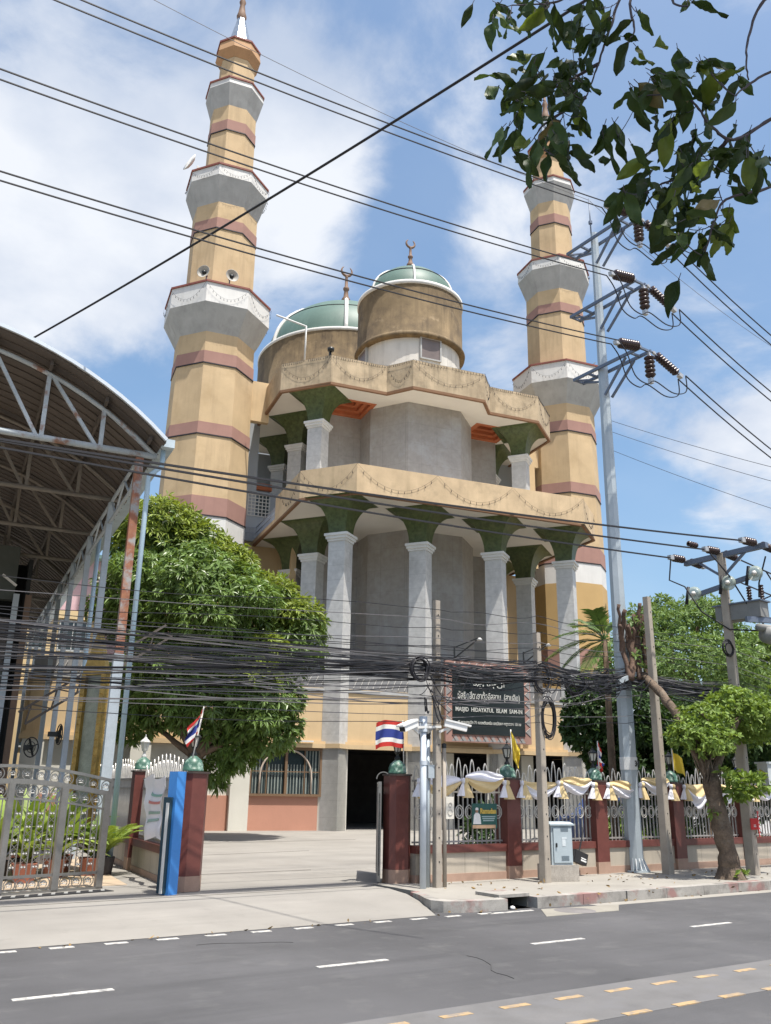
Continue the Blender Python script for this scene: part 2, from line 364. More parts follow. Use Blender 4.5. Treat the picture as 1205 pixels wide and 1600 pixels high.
# storm drain mouth set back in the kerb
t = thing('storm_drain', 'dark storm drain mouth with concrete lintel in the kerb', 'drain', (9.83, 11.1, 0))
b = MB(mat('drain_black', (.01, .01, .01), .9)); b.box((0, .35, .02), (.56, .1, .2)); b.box((0, .1, -.045), (.56, .6, .09)); b.build('opening', t)
b = MB(kerbm); b.box((0, .18, .175), (.62, .56, .045)); b.build('lintel', t)
b = MB(mat('litter_white', (.7, .7, .7))); b.lathe([(0, .05), (.03, .04), (.045, .015), (.03, 0)], (-.16, -.18, .005), 7); b.build('litter', None)
tag(bpy.data.objects['litter'], 'small scrap of white litter lying at the storm drain mouth', 'litter'); bpy.data.objects['litter'].location = (9.83, 11.05, 0)
t = thing('manhole_cover', 'round grey manhole cover with pale concrete surround at road edge', 'manhole', (10.42, 10.32, 0))
b = MB(mat('manhole_concrete', (.25, .235, .20), .9, .1)); b.prism([(-.85, -.28), (.62, -.3), (1.2, .22), (-.35, .36)], .0, .006); b.build('surround', t)
b = MB(mat('manhole_iron', (.17, .16, .155), .8, .15)); b.lathe([(0, .011), (.30, .011), (.32, .004)], (0, 0, 0), 28); b.build('lid', t)
# markings, a few millimetres above the asphalt
b = MB(paint)
for k in range(-4, 25):
    x = 5.30 + k * 2.88; b.box((x, 8.40, .001), (.84, .075, .008))
structure('lane_markings', b)
b = MB(paint)
x = -6.0
while x < 9.0:
    b.box((x, 10.70, .001), (.26, .085, .008)); x += .60
b.box((9.45, 10.66, .001), (.85, .08, .008))
structure('edge_markings', b)
b = MB(pave); b.box((36.2, 10.66, .0005), (50, .26, .007)); structure('gutter_strip', b)
b = MB(worn); b.box((30, 5.93, .0005), (120, .92, .006)); structure('centre_strip', b)
b = MB(paintY)
for k in range(-12, 60):
    b.box((4.86 + k * .62, 6.16, .003), (.30, .075, .008)); b.box((6.2 + k * .62, 5.50, .003), (.30, .075, .008))
structure('centre_markings', b)
tag(MB(kerbm).build('x'), kind='structure'); bpy.data.objects.remove(bpy.data.objects['x'])
# repairs and cracks in the asphalt
b = MB(mat('crack_black', (.05, .05, .05), .95)); rc = random.Random(8)
for k in range(2):
    x, y = rc.uniform(1.5, 14), rc.uniform(6.6, 10.3); a = rc.choice([0, .2, 1.5, -.3]) + rc.uniform(-.2, .2)
    for q in range(rc.randint(7, 22)):
        x2, y2 = x + .14 * math.cos(a), y + .14 * math.sin(a); b.bar((x, y, .002), (x2, y2, .002), .008 * rc.uniform(.5, 1.3), .005); x, y = x2, y2; a += rc.uniform(-.45, .45)
structure('road_cracks', b)
# expansion joints in the driveway
b = MB(mat('joint_dark', (.09, .08, .07), .9))
for (x0, y0, x1, y1) in ((-9, 13.02, 8.7, 13.35), (-2, 19.2, 12, 21.3), (-2, 16.2, 9.3, 16.4), (-2, 24.2, 16, 25.4)):
    b.bar((x0, y0, .147), (x1, y1, .147), .03, .004)
structure('driveway_joints', b)

# ------------------------------------------------------------------ mosque
BRZ = math.atan2(-.20552101, .9786527)
GX, GY = 18.2756805, 30.38431379
def MW(u, v, z): return Vector((GX + .9786527 * u + .20552101 * v, GY - .20552101 * u + .9786527 * v, z))
mq = thing('mosque', 'tan and grey mosque with two octagonal canopies, green capitals and two domes', 'mosque', (GX, GY, 0), BRZ)

def offset(path, t, closed=False):
    P = [Vector(p) for p in path]; out = []; n = len(P)
    for i in range(n):
        a = P[i] - P[i - 1] if (i > 0 or closed) else P[1] - P[0]
        c = P[(i + 1) % n] - P[i] if (i < n - 1 or closed) else P[-1] - P[-2]
        na = Vector((-a.y, a.x)).normalized(); nc = Vector((-c.y, c.x)).normalized()
        m = (na + nc).normalized(); out.append(P[i] + m * (t / max(.3, m.dot(na))))
    return [(p.x, p.y) for p in out]
def wallstrip(b, path, t, z0, z1, out=0.0):
    o = offset(path, -out) if out else path
    i = offset(path, t)
    for k in range(len(path) - 1):
        vs = [(*o[k], z0), (*o[k + 1], z0), (*i[k + 1], z0), (*i[k], z0), (*o[k], z1), (*o[k + 1], z1), (*i[k + 1], z1), (*i[k], z1)]
        fs = [(0, 1, 5, 4), (2, 3, 7, 6), (4, 5, 6, 7), (3, 2, 1, 0)]
        if k == 0: fs.append((3, 0, 4, 7))
        if k == len(path) - 2: fs.append((1, 2, 6, 5))
        b.add(vs, fs, False)

def dia(r, c=(0, 0)): return [(c[0] + r * math.cos(a), c[1] + r * math.sin(a)) for a in (-PI / 2, 0, PI / 2, PI)]
def column(u, v, z0, ztop, zcan, ext, label=None):
    b = MB(K['stone']); b.prism(dia(.54, (u, v)), z0, ztop); col = b.build('column', mq)
    if label: col['label'] = label
    b = MB(K['white'])
    for (r, za, zb) in ((.60, 0, .10), (.68, .10, .22), (.75, .22, .33)):
        b.prism(dia(r, (u, v)), ztop + za, ztop + zb)
    b.build('column_cap', col)
    b = MB(K['capital']); n = 14; zs = ztop + .33; H = zcan - zs; prev = None
    for i in range(n + 1):
        th = (i / n) * PI / 2; r = .55 + (ext - .55) * (1 - math.cos(th)); z = zs + H * math.sin(th)
        ring = [(x, y, z) for x, y in dia(r, (u, v))]
        if prev: b.add(prev + ring, [(k, (k + 1) % 4, 4 + (k + 1) % 4, 4 + k) for k in range(4)], False)
        prev = ring
    b.build('capital', col)
    return col
for k, u in enumerate((0, 3.7, 7.42, 11.15)): column(u, .54, .13, 11.6, 13.40, 1.70)
for v in (4.36, 7.75, 11.1):
    for u in (-.02, 11.25):
        column(u, v, 5.5, 11.6, 13.40, 1.70); 
for v in (4.36, 7.75, 11.1):
    for u in (-.02, 11.2):
        column(u, v, 13.6, 18.22, 20.0, 1.70)

# lower canopy
LP = [(0.1, -1.0), (11.2, -1.0), (13.1, .88), (13.1, 13), (-1.78, 13), (-1.78, .88)]
b = MB(K['soffit']); b.prism(LP, 13.40, 13.62); b.build('lower_canopy', mq)
b = MB(K['fascia2']); wallstrip(b, [(-1.78, 4.85), (-1.78, .88), (0.1, -1.0), (11.2, -1.0), (13.1, .88), (13.1, 9)], .22, 13.43, 14.68, .03); b.build('lower_parapet', mq)
b = MB(K['trim']); wallstrip(b, [(-1.78, 9), (-1.78, .88), (0.1, -1.0), (11.2, -1.0), (13.1, .88), (13.1, 9)], .1, 13.33, 13.43, .045); b.build('lower_drip', mq)
b = MB(K['fascia2']); b.box((-1.75, 7.0, 13.50), (.14, 4.2, .24)); b.build('slab_edge', mq)
# railing on the side gallery
b = MB(mat('rail_grey', (.30, .33, .38), .6, .1))
for (p, q) in (((-1.72, 4.9), (-1.72, 8.85)), ((-1.72, 8.85), (-3.2, 8.85))):
    for z in (13.72, 14.0, 14.28): b.bar((*p, z), (*q, z), .04)
    L = math.hypot(p[0] - q[0], p[1] - q[1])
    for k in range(int(L / .16) + 1):
        t_ = k * .16 / L; b.box((p[0] + (q[0] - p[0]) * t_, p[1] + (q[1] - p[1]) * t_, 13.93), (.02, .02, .7))
b.build('gallery_railing', mq)

# upper canopy with coffers
UPp = [(0, 2.72), (2.86, 2.72), (3.76, 1.58), (7.6, 1.58), (8.5, 2.72), (11.35, 2.72), (13.25, 4.62), (13.25, 13), (-1.92, 13), (-1.92, 4.62)]
cofL = [(.6, 4.06), (2.88, 4.06), (2.88, 6.16), (.6, 6.16)]; cofR = [(8.5, 4.1), (10.8, 4.1), (10.8, 6.16), (8.5, 6.16)]
b = MB(K['soffit']); b.flat([UPp, cofL, cofR], 20.0); b.build('upper_soffit', mq)
b = MB(K['fascia']); b.prism([(x * 1.0, y + .1) for x, y in UPp], 20.75, 20.9); b.build('roof_slab', mq)
for cf in (cofL, cofR):
    b = MB(K['orange']); x0, y0 = cf[0]; x1, y1 = cf[2]
    for k in range(4):
        d = .24 * k; z = 20.0 + .17 * k
        o = [(x0 + d, y0 + d), (x1 - d, y0 + d), (x1 - d, y1 - d), (x0 + d, y1 - d)]; d2 = d + .24
        i = [(x0 + d2, y0 + d2), (x1 - d2, y0 + d2), (x1 - d2, y1 - d2), (x0 + d2, y1 - d2)]
        vs = [(*p, z + .005) for p in o] + [(*p, z + .005) for p in i] + [(*p, z + .175) for p in i]
        b.add(vs, [(q, (q + 1) % 4, 4 + (q + 1) % 4, 4 + q) for q in range(4)] + [(4 + q, 4 + (q + 1) % 4, 8 + (q + 1) % 4, 8 + q) for q in range(4)], False)
    b.add([(*p, 20.69) for p in i], [(0, 1, 2, 3)], False)
    wallstrip(b, [(x0, y0), (x1, y0), (x1, y1), (x0, y1)], .02, 19.985, 20.01)
    b.build('coffer', mq)
upath = [(-1.92, 13), (-1.92, 4.62), (0, 2.72), (2.86, 2.72), (3.76, 1.58), (7.6, 1.58), (8.5, 2.72), (11.35, 2.72), (13.25, 4.62), (13.25, 13)]
b = MB(K['fascia']); wallstrip(b, upath, .22, 20.06, 21.46, .03); b.build('upper_parapet', mq)
b = MB(K['trim']); wallstrip(b, upath, .1, 19.93, 20.06, .045); b.build('upper_drip', mq)

# stair core behind the columns, flank walls, rear hall
corep = [(4.2, 3.15), (7.08, 3.15), (8.5, 4.75), (8.5, 6.2), (2.82, 6.2), (2.82, 4.75)]
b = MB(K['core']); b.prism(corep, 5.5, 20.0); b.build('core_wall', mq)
for (x0, x1) in ((.45, 2.82), (8.5, 10.75)):
    b = MB(K['core']); b.box(((x0 + x1) / 2, 6.35, 9.45), (x1 - x0, .3, 7.9)); b.box(((x0 + x1) / 2, 6.35, 16.81), (x1 - x0, .3, 6.37)); b.build('flank_wall', mq)
b = MB(mat('hall_wall', (.34, .37, .40), .8, .06, .6, 30))
b.box((5.65, 20.3, 12.6), (13.6, 14.5, 14.7)); b.build('hall', mq)
b = MB(mat('hall_wall', (.34, .37, .40)))
b.box((-2.3, 9.16, 16.8), (1.0, .3, 6.4)); b.box((-1.5, 9.16, 14.3), (2.2, .28, 1.32)); b.box((-.86, 9.16, 15.55), (.5, .26, 1.3)); b.box((-1.6, 9.16, 16.2), (2.0, .26, .18))
b.build('gallery_wall', mq)
b = MB(mat('hall_wall', (.34, .37, .40))); b.box((12.9, 9.16, 16.8), (1.0, .3, 6.4)); b.build('gallery_wall', mq)
b = MB(K['wallyel']); b.box((-1.2, 9.3, 9.45), (2.4, .3, 7.9)); b.box((-.15, 8.2, 9.45), (.25, 2.2, 7.9)); b.build('side_wall', mq); b = MB(K['wallyel']); b.box((13.1, 9.3, 9.45), (2.4, .3, 7.9)); b.build('side_wall', mq)
wn = MB(K['white'])
for k in range(7): wn.bar((-2.2 + k * .19, 9.0, 14.95), (-2.2 + k * .19, 9.0, 16.1), .04)
for k in range(7): wn.bar((-2.2, 8.985, 14.95 + k * .19), (-1.06, 8.985, 14.95 + k * .19), .04)
wo = wn.build('window', mq); wo['label'] = 'white gridded window on the side gallery'
b = MB(K['glass']); b.box((-1.63, 9.05, 15.52), (1.14, .03, 1.15)); b.build('pane', wo)
b = MB(K['orange']); b.box((-1.55, 9.6, 16.75), (1.4, .2, .35)); b.build('gallery_shutter', mq)

# podium: ground storey and terrace
b = MB(K['wallyel']); b.box((1.2, .70, 4.42), (25.2, .3, 2.2)); b.box((-11.4, 4, 4.42), (.3, 6.6, 2.2)); b.box((13.8, 4.2, 4.42), (.3, 6.8, 2.2)); b.build('spandrel_wall', mq)
b = MB(K['whitegrey']); b.box((1.2, 6.5, 5.44), (25.4, 12, .12)); b.build('terrace', mq)
b = MB(K['wallyel']); b.box((1.2, .52, 3.27), (25.6, .36, .17)); b.box((1.2, .56, 3.40), (25.4, .30, .10)); b.build('string_course', mq)
# terrace balustrade, a patterned grey strip
b = MB(mat('frieze_grey', (.22, .22, .22), .8, .1)); b.box((1.2, .66, 5.80), (25.2, .16, .58)); fz = b.build('balustrade', mq)
b = MB(mat('frieze_light', (.55, .53, .50), .8, .1))
for k in range(88):
    x = -11 + k * .28
    if min(abs(x - c) for c in (0, 3.7, 7.42, 11.15)) > .5: b.bar((x, .57, 5.6), (x + .16, .57, 5.98), .05, .02)
b.build('slanted_inlay', fz)
piers = [-11.1, -7.44, -3.72, 13.4]
for u in piers:
    b = MB(K['pilaster']); b.box((u, .62, 1.66), (.72, .5, 3.06)); b.build('pier', mq)
for u in (0, 3.7, 7.42, 11.15):
    b = MB(K['pilaster']); b.prism(dia(.60, (u, .60)), .13, 3.18); b.build('pier', mq)
    b = MB(K['wallyel']); b.prism(dia(.70, (u, .60)), 3.19, 3.36); b.build('pier_moulding', mq)
for (x0, x1) in ((-10.75, -7.8), (-7.08, -4.08), (-3.36, -.46)):
    b = MB(K['pinkwall']); b.box(((x0 + x1) / 2, .72, .75), (x1 - x0, .26, 1.26)); b.build('dado_wall', mq)
for (x0, x1) in ((-10.75, -7.8), (-7.08, -4.08)):
    b = MB(K['pilaster']); b.box(((x0 + x1) / 2, .74, 2.28), (x1 - x0, .22, 1.8)); b.build('ground_wall', mq)
# arched barred window
W0, W1, WZ0, WZ1 = -3.36, -.50, 1.38, 3.17
b = MB(K['bronze']); yf = .56
for z in (WZ0 + .04, WZ1 - .04): b.box(((W0 + W1) / 2, yf, z), (W1 - W0, .16, .09))
for x in (W0 + .04, W1 - .04): b.box((x, yf, (WZ0 + WZ1) / 2), (.08, .15, WZ1 - WZ0 - .18))
xm = (W0 + W1) / 2; b.box((xm, yf, (WZ0 + WZ1) / 2), (.10, .13, WZ1 - WZ0 - .18))
for x in (xm - .75, xm + .75): b.box((x, yf, (WZ0 + WZ1) / 2), (.035, .05, WZ1 - WZ0 - .18))
b.box((xm, yf - .01, 2.28), (W1 - W0 - .16, .04, .035))
wf = b.build('window', mq); wf['label'] = 'wide bronze window with pointed arch bars'
b = MB(K['glass']); b.box((xm, .63, (WZ0 + WZ1) / 2), (W1 - W0, .02, WZ1 - WZ0)); b.build('pane', wf)
b = MB(mat('blind_strip', (.22, .25, .23), .6, .2, 3))
for k in range(22):
    x = W0 + .16 + k * .124
    if abs(x - xm) > .07: b.box((x, .605, 2.27 if abs(x - xm) > .8 else 2.0), (.03 + .012 * (k % 3), .02, 1.6 if abs(x - xm) > .8 else 1.1))
b.build('blinds', wf)
b = MB(mat('arch_bar', (.48, .40, .33), .6))
for sx in (-1, 1):
    pts = [(xm + sx * (1.02 * math.cos(a)), yf - .06, 2.05 + 1.05 * math.sin(a) ** .9) for a in [PI / 2 * k / 10 for k in range(11)]]
    b.tube([(xm + sx * 1.02, yf - .06, WZ0 + .09)] + pts, .035, 6)
b.build('arch_bars', wf)
b = MB(K['white']); b.box((-1.7, .30, 3.42), (1.5, .10, .06)); b.build('tube_lamp', mq)
# undercroft seen through the openings
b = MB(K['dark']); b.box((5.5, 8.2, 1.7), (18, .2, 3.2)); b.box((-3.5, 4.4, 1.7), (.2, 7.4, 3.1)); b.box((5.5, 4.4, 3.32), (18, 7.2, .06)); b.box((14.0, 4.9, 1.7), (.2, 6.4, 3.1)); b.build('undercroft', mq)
for u, v, w_ in ((5.4, 1.7, .6), (9.3, 1.7, .6), (12.1, 1.3, .75)):
    b = MB(K['pilaster']); b.box((u, v, 1.66), (w_, .5, 3.06)); b.build('inner_pier', mq)

# domes
DC = (5.65, 6.4)
b = MB(K['drumw']); b.lathe([(2.72, 20.8), (2.72, 24.25)], (*DC, 0), 48); dr = b.build('drum', mq); dr['label'] = 'small front drum'
b = MB(K['drum']); b.lathe([(2.72, 24.02), (3.0, 24.05), (3.03, 24.2), (2.95, 24.3), (2.88, 24.38), (2.88, 27.3)], (*DC, 0), 56); b.build('drum_collar', dr)
b = MB(K['drum']); b.lathe([(2.74, 22.0), (2.86, 22.0), (2.86, 22.12), (2.74, 22.14)], (*DC, 0), 48); b.build('drum_sill', dr)
for k in range(4):
    a = -PI / 2 + k * PI / 2
    b = MB(K['whitegrey']); M3 = Matrix.Rotation(a + PI / 2, 3, 'Z'); c = Vector((DC[0] + 2.70 * math.cos(a), DC[1] + 2.70 * math.sin(a), 23.45))
    for (dx, dz, sx, sz) in ((-.56, 0, .08, 1.26), (.56, 0, .08, 1.26), (0, .6, 1.04, .08), (0, -.6, 1.04, .08)): b.box(c + M3 @ Vector((dx, -.03, dz)), (sx, .12, sz), m3=M3)
    w = b.build('window', dr)
    b = MB(mat('window_brown', (.17, .14, .13), .35, .1)); b.box(c + M3 @ Vector((0, .0, 0)), (1.06, .10, 1.14), m3=M3); b.build('pane', w)
def dome(c, r, z0, h, nm='', rimr=None):
    n = 14
    prof = [(r * math.cos(PI / 2 * k / n), z0 + h * math.sin(PI / 2 * k / n)) for k in range(n + 1)]; prof[-1] = (0.02, z0 + h)
    b = MB(K['dome']); b.lathe(prof, (*c, 0), 64); d = b.build('dome', mq); d['label'] = nm
    b = MB(K['white']); b.lathe([(rimr, z0 - .22), (rimr + .08, z0 - .2), (rimr + .08, z0), (rimr - .05, z0 + .06), (r - .1, z0 + .12)], (*c, 0), 64); b.build('rim', d)
    for k in range(6):
        a = PI / 3 * k + R(-108); pts = []
        for q in range(n):
            th = PI / 2 * q / n; rr = r * math.cos(th) + .03; pts.append((c[0] + rr * math.cos(a), c[1] + rr * math.sin(a), z0 + h * math.sin(th) + .01))
        b = MB(K['white']); b.tube(pts, r * .026, 6); b.build('rib', d)
    b = MB(K['wire']); th = R(33); b.ring((c[0], c[1], z0 + h * math.sin(th)), r * math.cos(th) + .01, .035, 64, 4, 'z'); b.build('seam', d)
    return d
def finial(c, z, s, d):
    p = [(.26, 0), (.30, .08), (.16, .18), (.15, .45), (.28, .62), (.30, .78), (.17, .95), (.13, 1.25), (.2, 1.33), (.2, 1.42), (.11, 1.5), (.09, 2.0), (.12, 2.06), (.0, 2.12)]
    b = MB(K['terra']); b.lathe([(r * s[0], zz * s[1]) for r, zz in p], (*c, z), 16)
    R0 = .36 * s[0]; cz = z + 2.1 * s[1] + R0; n = 20; pts = []; rr = []
    for k in range(n + 1):
        a = R(-235) + R(290) * k / n; pts.append((c[0] + R0 * math.cos(a), c[1], cz + R0 * math.sin(a))); rr.append(.02 + .075 * s[0] * math.sin(PI * k / n) ** .8)
    b.tube(pts, rr, 8); b.build('finial', d)
d1 = dome(DC, 2.5, 27.35, 2.2, rimr=2.86, nm='smaller green dome in front'); finial(DC, 29.45, (.72, .86), d1)
D2 = (5.65, 17.6)
b = MB(K['drumw']); b.lathe([(5.3, 20.6), (5.3, 24.6)], (*D2, 0), 64); dr = b.build('drum', mq); dr['label'] = 'large rear drum'
b = MB(K['drum']); b.lathe([(5.3, 24.5), (5.95, 24.55), (6.0, 24.75), (5.85, 24.9), (5.72, 24.95), (5.72, 28.65)], (*D2, 0), 72); b.build('drum_collar', dr)
d2 = dome(D2, 5.25, 28.75, 4.25, rimr=5.68, nm='larger green dome behind'); finial(D2, 32.9, (1.05, 1.45), d2)
# white pipe brackets at the roof edge, flood lamps
for (pts) in (([(-1.0, 3.9, 21.4), (-1.0, 3.9, 23.4), (-2.3, 4.8, 24.2)]), ([(13.0, 4.9, 21.0), (13.0, 4.9, 21.9), (11.8, 4.2, 22.0)])):
    b = MB(K['white']); b.tube(pts, .05, 6); o = b.build('pipe_bracket', mq)
t_ = thing('flood_lamp', 'small black flood lamp on the left corner of the upper parapet', 'lamp', MW(-.05, 2.85, 21.46), BRZ)
b = MB(K['lampblk']); b.box((0, 0, .12), (.10, .10, .24)); b.build('stem', t_)
b = MB(K['lampblk']); b.lathe([(.05, -.1), (.16, -.06), (.17, .08), (.0, .1)], (0, -.1, .3), 12); b.build('lamp_head', t_)

# ------------------------------------------------------------------ sign board
sg = thing('sign_board', 'black mosque name board with pink triangle border and white lettering', 'sign', MW(6.58, -.12, 5.25), BRZ)
b = MB(K['pink']); b.box((0, .08, 0), (4.05, .16, 3.32)); b.build('backing', sg)
b = MB(mat('sign_black', (.018, .024, .026), .22, .1, spec=.5)); b.box((0, -.015, -.02), (3.42, .04, 2.66)); b.build('panel', sg)
b = MB(mat('sign_grey_tri', (.27, .26, .25), .8)); bp = MB(mat('sign_pink_tri', (.42, .16, .14), .8)); bw = MB(mat('sign_line', (.62, .56, .5), .8)); bk = MB(K['wire'])
def tri(m, p, q, r_, y): m.add([(p[0], y, p[1]), (q[0], y, q[1]), (r_[0], y, r_[1])], [(0, 1, 2)], False)
hw, hh, iw, ih = 2.02, 1.66, 1.74, 1.36
NT = 10; dx = 2 * iw / NT
for k in range(NT):
    x = -iw + k * dx
    tri(b, (x, ih), (x + dx, ih), (x + dx / 2, hh - .04), -.004); tri(bp, (x + .05, ih + .03), (x + dx - .05, ih + .03), (x + dx / 2, hh - .09), -.008)
    tri(b, (x, -hh + .04), (x + dx, -hh + .04), (x + dx / 2, -ih - .02), -.004)
    bw.bar((x, -.008, ih), (x + dx / 2, -.008, hh - .05), .018, .012, (0, 1, 0)); bk.bar((x, -.008, -ih - .02), (x + dx / 2, -.008, -hh + .05), .014, .012, (0, 1, 0))
NS = 7; dz = 2 * ih / NS
for s in (-1, 1):
    for k in range(NS):
        z = -ih + k * dz
        tri(b, (s * hw * .985, z), (s * hw * .985, z + dz), (s * iw, z + dz / 2), -.004)
        bw.bar((s * iw, -.008, z + dz / 2), (s * hw * .98, -.008, z + dz), .016, .012, (0, 1, 0)); bk.bar((s * iw, -.008, z + dz / 2), (s * hw * .98, -.008, z), .014, .012, (0, 1, 0))
b.build('grey_triangles', sg); bp.build('pink_triangles', sg); bw.build('border_lines', sg); bk.build('dark_lines', sg)
lt = mat('sign_letters', (.50, .50, .46), .5)
def TM(x, z): return Matrix.Translation((x, -.045, z)) @ Matrix.Rotation(PI / 2, 4, 'X')
for (body, size, z, bold, width) in (('\u0627\u0644\u0645\u0633\u062c\u062f'[::-1], .26, .66, .004, 1.5), ('มัสยิดฮีดายาตุ้ลอิสลาม  (สามอิน)', .38, .10, .004, 2.95), ('MASJID  HIDAYATUL  ISLAM  SAM-IN', .24, -.42, .004, 3.16), ('40 ถนนสุขุมวิท 71 คลองตันเหนือ เขตวัฒนา กรุงเทพฯ 10110', .17, -.92, .003, 3.0)):
    text_mesh('lettering', body, size, lt, sg, TM(0, z), bold, width=width)
for u in (5.0, 8.35):                        # small lamp arms over the board
    t_ = thing('sign_lamp', 'bracket lamp arm above the %s end of the black name board' % ('left' if u < 6 else 'right'), 'lamp', MW(u, -.1, 6.95), BRZ, 'lamp arms over the name board')
    b = MB(K['lampblk']); b.bar((0, 0, 0), (0, 0, .55), .05); b.bar((0, 0, .05), (.75, -.7, .8), .05); b.bar((0, 0, .5), (.75, -.7, .85), .04); b.build('arm', t_)
    b = MB(K['white']); b.lathe([(.05, 0), (.14, -.1), (.0, -.12)], (.8, -.75, .86), 10); b.build('lamp_shade', t_)

# ------------------------------------------------------------------ minarets
def octa(a, ph=0): r = a / math.cos(PI / 8); return [(r * math.cos(R(22.5) + k * PI / 4), r * math.sin(R(22.5) + k * PI / 4)) for k in range(8)]
def minaret(u, label):
    t = thing('minaret', label, 'minaret', MW(u, 8.0, 0), BRZ, 'minarets of the mosque')
    b = MB(mat('deep_ochre', (.46, .31, .135), .8, .07, .6, 30)); b.prism(octa(2.04), 0.1, 12.6); b.build('base', t)
    b = MB(K['pink']); b.prism(octa(2.055), 8.0, 9.0); b.build('band', t)
    b = MB(K['white']); b.prism(octa(2.03), 12.6, 13.72); b.build('white_band', t)
    for (a0, a1, z0, z1) in ((2.02, 1.91, 13.72, 23.3), (1.66, 1.63, 25.7, 31.1), (1.24, 1.20, 33.1, 37.8), (.98, .93, 39.35, 41.45)):
        b = MB(K['ochre']); b.prism(octa(a0), z0, z1, True, octa(a1)); b.build('shaft', t)
    for (a, z0, z1) in ((2.045, 13.76, 14.66), (2.0, 17.80, 18.40), (1.955, 21.57, 22.2), (1.665, 29.5, 30.1), (1.245, 36.1, 36.75)):
        b = MB(K['pink']); b.prism(octa(a), z0, z1); bd = b.build('band', t)
        b = MB(K['wire']); b.prism(octa(a + .015), z0 - .06, z0); b.build('band_edge', bd)
    for (a0, a1, zs, zg, zw, zt) in ((1.90, 2.55, 23.25, 24.57, 25.6, 25.76), (1.62, 2.08, 31.05, 32.43, 33.02, 33.16), (1.20, 1.53, 37.75, 39.0, 39.3, 39.42)):
        b = MB(K['whitegrey']); b.prism(octa(a0), zs, zg, True, octa(a1)); bl = b.build('balcony', t)
        b = MB(K['white']); b.prism(octa(a1), zg, zt - .1, True, octa(a1 - .02)); b.build('balcony_fascia', bl)
        b = MB(K['redcap']); b.prism(octa(a1 + .04), zt - .1, zt); b.build('coping', bl)
    b = MB(mat('cap_brown', (.42, .25, .13), .8, .08)); b.prism(octa(.95), 41.4, 41.9, True, octa(1.22)); b.prism(octa(1.22), 41.9, 42.5, True, octa(1.14)); b.build('spire_collar', t)
    b = MB(K['redcap']); b.prism(octa(1.20), 42.5, 42.62); b.build('coping', t)
    b = MB(mat('spire_tin', (.34, .38, .42), .42, .25, 2, 40, metal=.8)); b.prism(octa(.74), 42.62, 45.1, True, octa(.22)); b.build('spire', t)
    b = MB(K['terra']); b.lathe([(.24, 45.05), (.30, 45.3), (.22, 45.6), (.14, 46.2), (.2, 46.4), (.1, 46.7), (.05, 47.6), (0, 47.7)], (0, 0, 0), 12); b.build('finial', t)
    return t
minaret(-4.7, 'tall banded minaret left of the domes with two horn loudspeakers')
minaret(16.25, 'tall banded minaret behind the steel power pole and hanging leaves')
# link walls between minaret and gallery
for c_, s_ in (((-2.3, 7.6, 20.6), (1.1, .3, 2.2)), ((13.8, 7.6, 20.6), (1.1, .3, 2.2)), ((13.75, 7.6, 16.5), (.5, .3, 6))):
    b = MB(K['wallyel']); b.box(c_, s_); b.build('link_wall', mq)
# left wing roof slope peeking past the minaret
b = MB(K['fascia']); b.prism([(-7.2, 9.2), (-1, 9.2), (-1, 14), (-7.2, 14)], 13.4, 13.6); b.box((-7.3, 11.6, 14.0), (.2, 4.8, 1.2)); b.build('wing_slab', mq)
b = MB(K['wallyel']); b.box((-4, 12, 9.4), (5.6, 4, 8)); b.build('wing_wall', mq)
# horn loudspeakers on the left minaret
def horn(nm, label, p, az, s=1.0, cat='loudspeaker', group=None, m=None):
    t = thing(nm, label, cat, p, az, group)
    b = MB(m or mat('horn_grey', (.36, .34, .30), .6, .1)); prof = [(.06 * s, .5 * s), (.08 * s, .25 * s), (.16 * s, .12 * s), (.36 * s, 0), (.34 * s, .01), (.13 * s, .13 * s), (.05 * s, .2 * s)]
    b.lathe(prof, (0, 0, 0), 18); o = b.build('horn', t); o.rotation_euler = (-PI / 2, 0, 0)
    b = MB(K['lampblk']); b.lathe([(0, .02), (.10 * s, .03), (.11 * s, .16 * s)], (0, 0, 0), 12); o = b.build('driver', t); o.rotation_euler = (-PI / 2, 0, 0)
    b = MB(K['armsteel']); b.bar((0, .42 * s, -.05), (0, .42 * s, -.45 * s), .05); b.build('bracket', t)
    return t
horn('horn_loudspeaker', 'round horn loudspeaker on the left face of the left minaret balcony', MW(-5.95, 5.75, 26.35), BRZ - R(35), .95, group='horn loudspeakers on the minaret')
horn('horn_loudspeaker', 'round horn loudspeaker on the front face of the left minaret balcony', MW(-4.5, 5.62, 26.4), BRZ + R(8), .95, group='horn loudspeakers on the minaret')
t_ = thing('satellite_dish', 'white satellite dish tilted on the middle balcony of the left minaret', 'satellite dish', MW(-6.5, 7.4, 33.16), BRZ)
b = MB(K['white']); b.lathe([(0, 0), (.3, .05), (.52, .17), (.52, .2), (.3, .08), (0, .03)], (0, 0, 0), 16); o = b.build('reflector', t_); o.rotation_euler = (0, R(-70), R(20)); o.location = (-.3, 0, .55)
b = MB(K['white']); b.bar((0, 0, 0), (0, 0, .55), .07); b.bar((0, 0, .4), (.6, -.1, .55), .09); b.build('mount', t_)
t_ = thing('metal_box', 'small tilted metal bracket on the lower balcony of the right minaret', 'bracket', MW(17.1, 6.2, 25.76), BRZ)
b = MB(K['steel']); b.bar((0, 0, 0), (.5, -.2, .5), .12, .04); b.build('plate', t_); b = MB(K['steel']); b.bar((-.5, 0, .06), (.3, 0, .06), .06); b.build('foot', t_)

